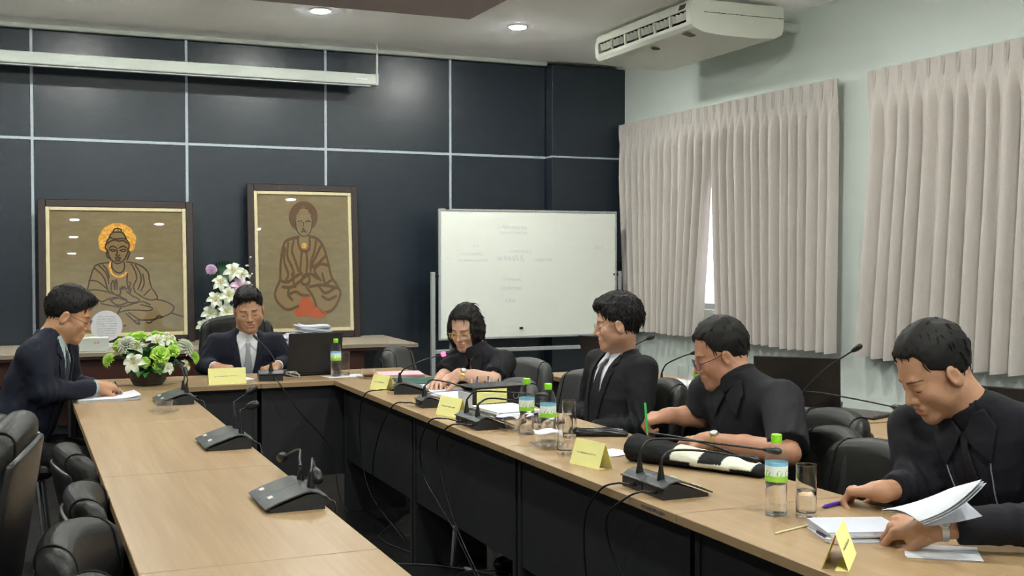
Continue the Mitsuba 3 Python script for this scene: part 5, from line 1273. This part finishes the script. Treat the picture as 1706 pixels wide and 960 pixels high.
# stapled papers lifted by the right man: three curled sheets
k = thing('stapled_papers', 'curled stapled papers lifted in the right man\'s left hand', 'papers')
def curled(A, B, F, T, lift, bow, drop, n=14, m=9):
    A, B, F, T = (np.array(q, float) for q in (A, B, F, T)); g = np.zeros((n, m, 3))
    for i, u in enumerate(np.linspace(0, 1, n)):
        for j, v in enumerate(np.linspace(0, 1, m)):
            p = (A*(1-u)+T*u)*(1-v) + (F*(1-u)+B*u)*v
            g[i, j] = p + np.array([0, 0, lift*u**3*v - bow*math.sin(math.pi*u)*.6 + .012*math.sin(math.pi*v)*(1-u) - drop])
    return g
for i in range(3):
    part(k, 'sheet', sheet(curled((1.905, 2.14, .848), (1.975, 1.90, .935), (1.895, 2.005, .850), (2.045, 2.06, .905), .025, .010, .0035*i)+np.array([.004, -.003, 0])*i, .0010), 'm_paper' if i != 1 else 'm_paper_grey', True)
part(k, 'sheet', sheet(curled((1.925, 2.06, .838), (2.03, 1.95, .862), (1.915, 2.01, .836), (2.06, 2.03, .878), .0, .006, .0), .0010), 'm_paper_grey', True)
part(k, 'staple', tube([[1.915, 2.135, .8525], [1.925, 2.128, .8535]], .0010, 5), 'm_silver')
paper_stack('paper', 'white sheet lying under the right man\'s forearm', 'paper', 2.02, 2.06, -38, .17, .13, 2, seed=12, t=.001)
# laptops
def laptop(label, x, y, rz, ang=105, w=.34, d=.235):
    k = thing('laptop', label, 'laptop', 'black laptops'); M = mat((x, y, TZ+.0005), rz=rz)
    part(k, 'base', moved(rbox(-w/2, w/2, -d, 0, .003, .022, .008, 8), M), 'm_laptop', 30); part(k, 'keyboard', moved(box(-w*.43, w*.43, -d*.62, -d*.12, .0218, .0226), M), 'm_black', False)
    for sx in (-1, 1):
        for yy in (-.02, -d+.02): part(k, 'foot', moved(cbox(sx*w*.42, yy, .0015, .02, .01, .003), M), 'm_black_matt', False)
    L = M @ mat((0, 0, .022), rx=-(ang-90)); part(k, 'lid', moved(rbox(-w/2, w/2, -.004, .006, 0, d, .005, 8), L), 'm_laptop', 30); part(k, 'screen', moved(box(-w*.46, w*.46, -.0048, -.0038, .015, d-.015), L), 'm_black_gloss', False)
    part(k, 'hinge', moved(tube([[-w*.3, 0, .022], [w*.3, 0, .022]], .006, 8), M), 'm_black', True)
laptop('open black laptop on the head table, lid towards the camera', 1.615, 6.655, 186, 100, .335, .24)
laptop('large open black laptop behind the man in glasses', 3.27, 4.23, 138, 112, .38, .255)
laptop('open black laptop on the second-row table beside the whiteboard stand', 3.22, 5.93, 120, 112)
laptop('open black laptop behind the right man\'s shoulder at the right edge', 3.26, 3.06, 112, 108)
paper_stack('paper_stack', 'white papers on the second-row table behind the upright man\'s shoulder', 'papers', 3.33, 5.36, 10, .21, .30, 4, seed=14, t=.004)
k = thing('tablet', 'flat black tablet lying right of the second-row laptop', 'tablet'); M = mat((3.44, 4.03, TZ+.001), rz=20)
part(k, 'body', moved(rbox(-.10, .10, -.14, .14, 0, .012, .005, 8), M), 'm_black', 30); part(k, 'screen', moved(box(-.09, .09, -.13, .13, .0118, .0126), M), 'm_black_gloss', False)
# white cable bundle by the far microphone
pts = [(1.46+.035*math.cos(a*1.0)+.012*math.sin(a*2.3), 6.53+.03*math.sin(a*1.3), TZ+.006+.035*abs(math.sin(a*.55))) for a in np.linspace(0, 15, 60)]
single('cable', 'tangled white charging cable between the far microphone and the laptop', 'cable', tube(pts, .0028, 6), 'm_white')
paper_stack('paper', 'small white paper beside the far name card', 'paper', 1.19, 6.60, 8, .10, .12, 2, seed=15, t=.002)

# ================================================================ ON THE SIDEBOARD
k = thing('box', 'white box with small red print on the sideboard behind the left man', 'box'); M = mat((.50, 9.02, .751), rz=0)
part(k, 'carton', moved(cbox(0, 0, .052, .25, .14, .104, .004), M), 'm_white', 20)
for i, (x, z, s) in enumerate(((.02, .055, 1.3), (-.07, .05, .8), (.08, .06, .7), (-.03, .03, .5))):
    v, f = prism(scribble(.03*s, .018*s, 80+i), .0005); part(k, 'red_print', moved((np.stack([v[:, 0]+x, -.0703-v[:, 2], v[:, 1]+z], 1), f), M), 'm_red' if i == 0 else 'm_pink_paper', False)
k = thing('award_plaque', 'round clear acrylic plaque with engraved lines in front of the square picture', 'plaque'); M = mat((.63, 9.30, .751))
v, f = prism(Point(0, .14).buffer(.118, quad_segs=12), .018); part(k, 'disc', moved((np.stack([v[:, 0], v[:, 2]-.009, v[:, 1]+.03], 1), f[:, ::-1]), M), 'm_frosted', 30)
part(k, 'stand', moved(cbox(0, 0, .018, .16, .07, .036, .004), M), 'm_frosted', 20)
for i in range(9):
    z = .09+i*.0185; wd = .19*math.sqrt(max(0, 1-((z-.17)/.118)**2)); v, f = prism(scribble(wd*.8, .008, 90+i), .0005); part(k, 'engraved_line', moved((np.stack([v[:, 0]-wd*.4, -.0095-v[:, 2], v[:, 1]+z], 1), f), M), 'm_ink', False)
r = np.random.default_rng(5); z = .751
for i, (n, l) in enumerate(((9, 'broad pile of white documents on the sideboard beside the man at the head'), (7, 'smaller rumpled pile of white documents on top of the broad pile'))):
    kk = thing('document_pile', l, 'papers')
    for j in range(n):
        t = .007; x, y = (2.18, 9.22) if i == 0 else (2.25, 9.27); w_, d_ = (.42-.012*j, .30) if i == 0 else (.25, .28)
        g = np.array([[[a*w_/2, b*d_/2, t/2+.004*math.sin(3*a+j)+(.012*max(0, -a)**2 if i else 0)] for b in np.linspace(-1, 1, 4)] for a in np.linspace(-1, 1, 9)])
        part(kk, 'sheaf', moved(sheet(g, t), mat((x+r.normal(0, .012), y+r.normal(0, .01), z+.004), rz=r.normal(0, 5))), 'm_paper' if j % 2 else 'm_paper_grey', 20); z += t+.001
    z += .004

# ================================================================ FLOWERS
def petal_grid(L, W, curl, cup, n=7, m=5, tipw=.15):
    g = np.zeros((n, m, 3))
    for i, t in enumerate(np.linspace(0, 1, n)):
        w = W*(math.sin(math.pi*min(1, t*.92+.08))**.7)*(1 if t < .98 else tipw) + .001
        for j, s in enumerate(np.linspace(-1, 1, m)):
            g[i, j] = (L*(t-curl*.25*t*t), s*w/2, L*(.55*math.sin(t*1.5)-curl*t*t*.75) + cup*w*s*s)
    return g
def lily(s=1.0, n=6):
    out = []
    for i in range(n): out.append(moved(sheet(petal_grid(.085*s, .040*s, .75 if i % 2 else .9, .25), .0012), mat((0, 0, 0), rz=i*360/n+5*(i % 2))))
    st = [tube([[0, 0, 0], [.02*s*math.cos(a), .02*s*math.sin(a), .045*s]], [.0012, .002], 5) for a in np.linspace(0, 5.2, 6)]
    return join(*out), join(*st)
def rose(s=1.0):
    out = []
    for ring_, (n, L, W, cu, tilt) in enumerate(((3, .030, .030, -.1, 62), (4, .038, .040, .1, 48), (5, .044, .048, .35, 32), (6, .046, .050, .6, 16))):
        for i in range(n): out.append(moved(sheet(petal_grid(L*s, W*s, cu, .35, 6, 5, .6), .0012), mat((0, 0, 0), rz=i*360/n+ring_*27) @ mat((0.003, 0, .002*(3-ring_)), ry=-tilt+20)))
    return join(*out)
def mum(s=1.0, n=70, seed=1):
    r = np.random.default_rng(seed); out = []
    for i in range(n):
        z = (i+.5)/n; a = i*2.39996; el = math.asin(1-1.05*z) if 1-1.05*z > -1 else -1.2
        out.append(moved(sheet(petal_grid(.040*s, .011*s, .25, .5, 5, 3, .5), .0008), mat((0, 0, .012*s), rz=math.degrees(a)) @ mat((0, 0, 0), ry=-math.degrees(el)+12)))
    return join(*out)
def leaf(L, W): return sheet(petal_grid(L, W, .5, .22, 9, 5, .1), .0008)
LIL, ROS, MUM, LEA, FRD = lily(), rose(), mum(), leaf(.14, .055), leaf(.12, .016)
def aim(p, d, s=1.0, roll=0):
    d = unit(d); x = unit(np.cross([0, 1, .2], d)); y = np.cross(d, x); M = np.eye(4); M[:3, 0], M[:3, 1], M[:3, 2], M[:3, 3] = x*s, y*s, d*s, p
    return M @ mat(rz=roll)
DL = {n: mikit.ply(m, b, smooth=True) for n, m, b in (('lily', LIL[0], 'm_petal'), ('stamen', LIL[1], 'm_stamen'), ('rose', ROS, 'm_lime'), ('mumg', MUM, 'm_lime'), ('mumw', MUM, 'm_petal'), ('mump', MUM, 'm_petal_pink'), ('lilyp', LIL[0], 'm_petal_pink'), ('leaf', LEA, 'm_green_leaf'), ('leafd', LEA, 'm_green_dark'), ('frond', FRD, 'm_green_dark'))}
def flower(k, kind, p, d, s, roll=0):
    M = aim(p, d, s, roll)
    nm = {'lily': 'lily', 'lilyp': 'pink_lily', 'rose': 'rose', 'mumg': 'green_chrysanthemum', 'mumw': 'white_chrysanthemum', 'mump': 'pink_chrysanthemum', 'leaf': 'leaf', 'leafd': 'leaf', 'frond': 'fern_leaf'}[kind]
    q = part(k, nm, DL[kind], None, M=M)
    if kind in ('lily', 'lilyp') and q.count('__') < 2: part(q, 'stamens', DL['stamen'], None, M=M)
k = thing('flower_arrangement', 'low bowl of lime roses and white lilies on the head table corner', 'flowers')
c = np.array([.66, 6.55, TZ])
part(k, 'bowl', moved(lathe([(0, .0005), (.075, .0005), (.095, .03), (.10, .075), (.095, .075), (.09, .03), (.07, .006), (0, .006)], 28), mat(c)), 'm_pot', 30)
part(k, 'foam', moved(lathe([(0, .01), (.085, .01), (.09, .07), (.06, .105), (0, .115)], 20), mat(c)), 'm_green_dark', 30)
def at(u, w, v): return c + np.array([u, w, v])
for kind, u, w, v, s, roll in (('mumg', -.185, -.04, .135, 1.15, 0), ('mumw', -.10, -.05, .205, 1.5, 0), ('lily', -.085, -.13, .13, .95, 20), ('lily', -.06, -.03, .20, .8, 50), ('rose', .045, -.13, .165, 1.3, 0), ('rose', .04, -.13, .105, .95, 40), ('lily', .085, -.14, .10, .6, 15),
    ('rose', -.045, .0, .245, 1.15, 0), ('rose', -.085, .03, .245, 1.0, 30), ('rose', .05, .02, .25, 1.0, 60), ('lily', .04, -.06, .235, .9, 0), ('lily', .09, -.04, .24, .7, 40), ('lily', .115, .0, .26, .6, 10), ('mumw', .165, -.05, .185, 1.5, 0), ('rose', .115, -.10, .185, .95, 0), ('mumg', .215, -.02, .135, 1.15, 0), ('lily', .19, -.05, .10, .6, 70), ('rose', -.03, -.12, .13, .8, 0), ('mumw', -.02, .1, .22, 1.2, 0), ('rose', .12, .12, .2, 1.2, 0), ('rose', -.12, .12, .2, 1.2, 0)):
    flower(k, kind, at(u, w, v), (u*1.0, w*1.3-.04, v*.55+.02), s, roll)
rl = np.random.default_rng(9)
for i in range(46):
    a = rl.uniform(0, 6.28); el = rl.uniform(-.25, 1.0); d = np.array([math.cos(a), math.sin(a), el]); p = c + np.array([.07*math.cos(a), .07*math.sin(a), .07+.05*el])
    x = unit(d); y = unit(np.cross([0, 0, 1], x)); z = np.cross(x, y); Q_ = np.eye(4); sc = rl.uniform(.75, 1.15); Q_[:3, 0], Q_[:3, 1], Q_[:3, 2], Q_[:3, 3] = x*sc, y*sc, z*sc, p
    part(k, 'leaf', DL['leaf' if i % 3 else 'leafd'], None, M=Q_)
# tall arrangement between the pictures
k = thing('flower_arrangement', 'tall vase of white lilies and pink blooms between the two pictures', 'flowers')
c = np.array([1.545, 9.36, .7505])
part(k, 'vase', moved(lathe([(0, 0), (.06, 0), (.075, .04), (.085, .14), (.06, .22), (.065, .25), (.06, .25), (.053, .22), (.077, .14), (.067, .04), (.05, .008), (0, .008)], 28), mat(c)), 'm_pot', 30)
for kind, u, w, v, s, roll in (('mump', -.125, -.10, .56, 1.25, 0), ('lily', .04, -.14, .55, 1.25, 10), ('lily', .12, -.10, .53, .9, 40), ('lily', -.06, -.14, .46, 1.1, 30), ('lilyp', .085, -.16, .44, 1.15, 0), ('lily', .15, -.12, .42, 1.0, 20), ('lily', -.10, -.16, .33, 1.15, 55), ('lily', .0, -.18, .36, 1.3, 5), ('lily', .09, -.18, .31, 1.2, 35), ('lily', -.14, -.14, .22, 1.15, 0), ('lily', -.02, -.20, .23, 1.3, 25), ('lily', .10, -.18, .2, 1.2, 50), ('lily', -.19, -.10, .12, .9, 0), ('mumw', .05, .0, .40, 1.2, 0)):
    p = c + np.array([u, w, v+.03]); flower(k, kind, p, (u*.6, -.75, .35), s, roll)
    part(k, 'stem', tube(spline([c+[0, 0, .2], c+np.array([u*.4, w*.4, v*.6+.06]), p], 8), .003, 5), 'm_green_leaf', True)
for i in range(44):
    a = rl.uniform(0, 6.28); h = rl.uniform(.20, .58); d = unit([math.cos(a), .6*math.sin(a)-.35, rl.uniform(.1, 1.2)]); p = c + np.array([.07*math.cos(a), .05*math.sin(a)-.03, h*.9])
    x = d; y = unit(np.cross([0, 0, 1], x)); z = np.cross(x, y); Q_ = np.eye(4); sc = rl.uniform(.8, 1.25); Q_[:3, 0], Q_[:3, 1], Q_[:3, 2], Q_[:3, 3] = x*sc, y*sc, z*sc, p
    part(k, 'leaf' if i % 2 else 'fern_leaf', DL[('leafd', 'leaf', 'frond', 'frond')[i % 4]], None, M=Q_)
for i in range(14):
    p = c + np.array([.12+rl.normal(0, .04), -.1, .60+rl.normal(0, .04)]); part(k, 'small_blossom', moved(trimesh.creation.icosphere(1, .008), mat(p)), 'm_petal', True)
for i in range(10):
    a = -1.0+i*.2; b = c+[0, -.05, .5]; part(k, 'fern_leaf', DL['frond'], None, M=(lambda x: (lambda y: np.block([[np.stack([x, y, np.cross(x, y)], 1)*1.5, (b+x*.02)[:, None]], [np.zeros((1, 3)), np.ones((1, 1))]]))(unit(np.cross([0, 1, 0], x))))(unit([math.sin(a)*.7, -.1, math.cos(a)])))
# loose cable ends and plugs on the carpet inside the table ring
for i, (l, pts) in enumerate((('thin black cable trailing over the carpet in the middle of the table ring', [(1.95, 6.3, .006), (1.85, 5.9, .006), (1.7, 5.6, .006), (1.78, 5.2, .006), (1.9, 4.9, .006)]), ('black cable crossing the carpet towards the nearest right panel', [(1.2, 5.6, .006), (1.5, 5.2, .006), (1.8, 5.0, .006), (2.0, 4.7, .006), (2.05, 4.3, .006)]), ('grey cable coil on the carpet near the right panels', [(1.75, 4.7, .008), (1.95, 4.62, .008), (2.05, 4.75, .008), (1.9, 4.85, .008), (1.8, 4.72, .012), (2.0, 4.55, .008)]))):
    kk = thing('cable', l, 'cable'); part(kk, 'wire', tube(spline(pts, 40), .0035, 6), 'm_leather_grey' if i else 'm_black', True); e, d = np.array(pts[-1]), unit(np.array(pts[-1])-np.array(pts[-2]))
    part(kk, 'plug', tube([e-d*.01, e, e+d*.04, e+d*.045], [.005, .010, .010, .006], 10), 'm_alu', True)
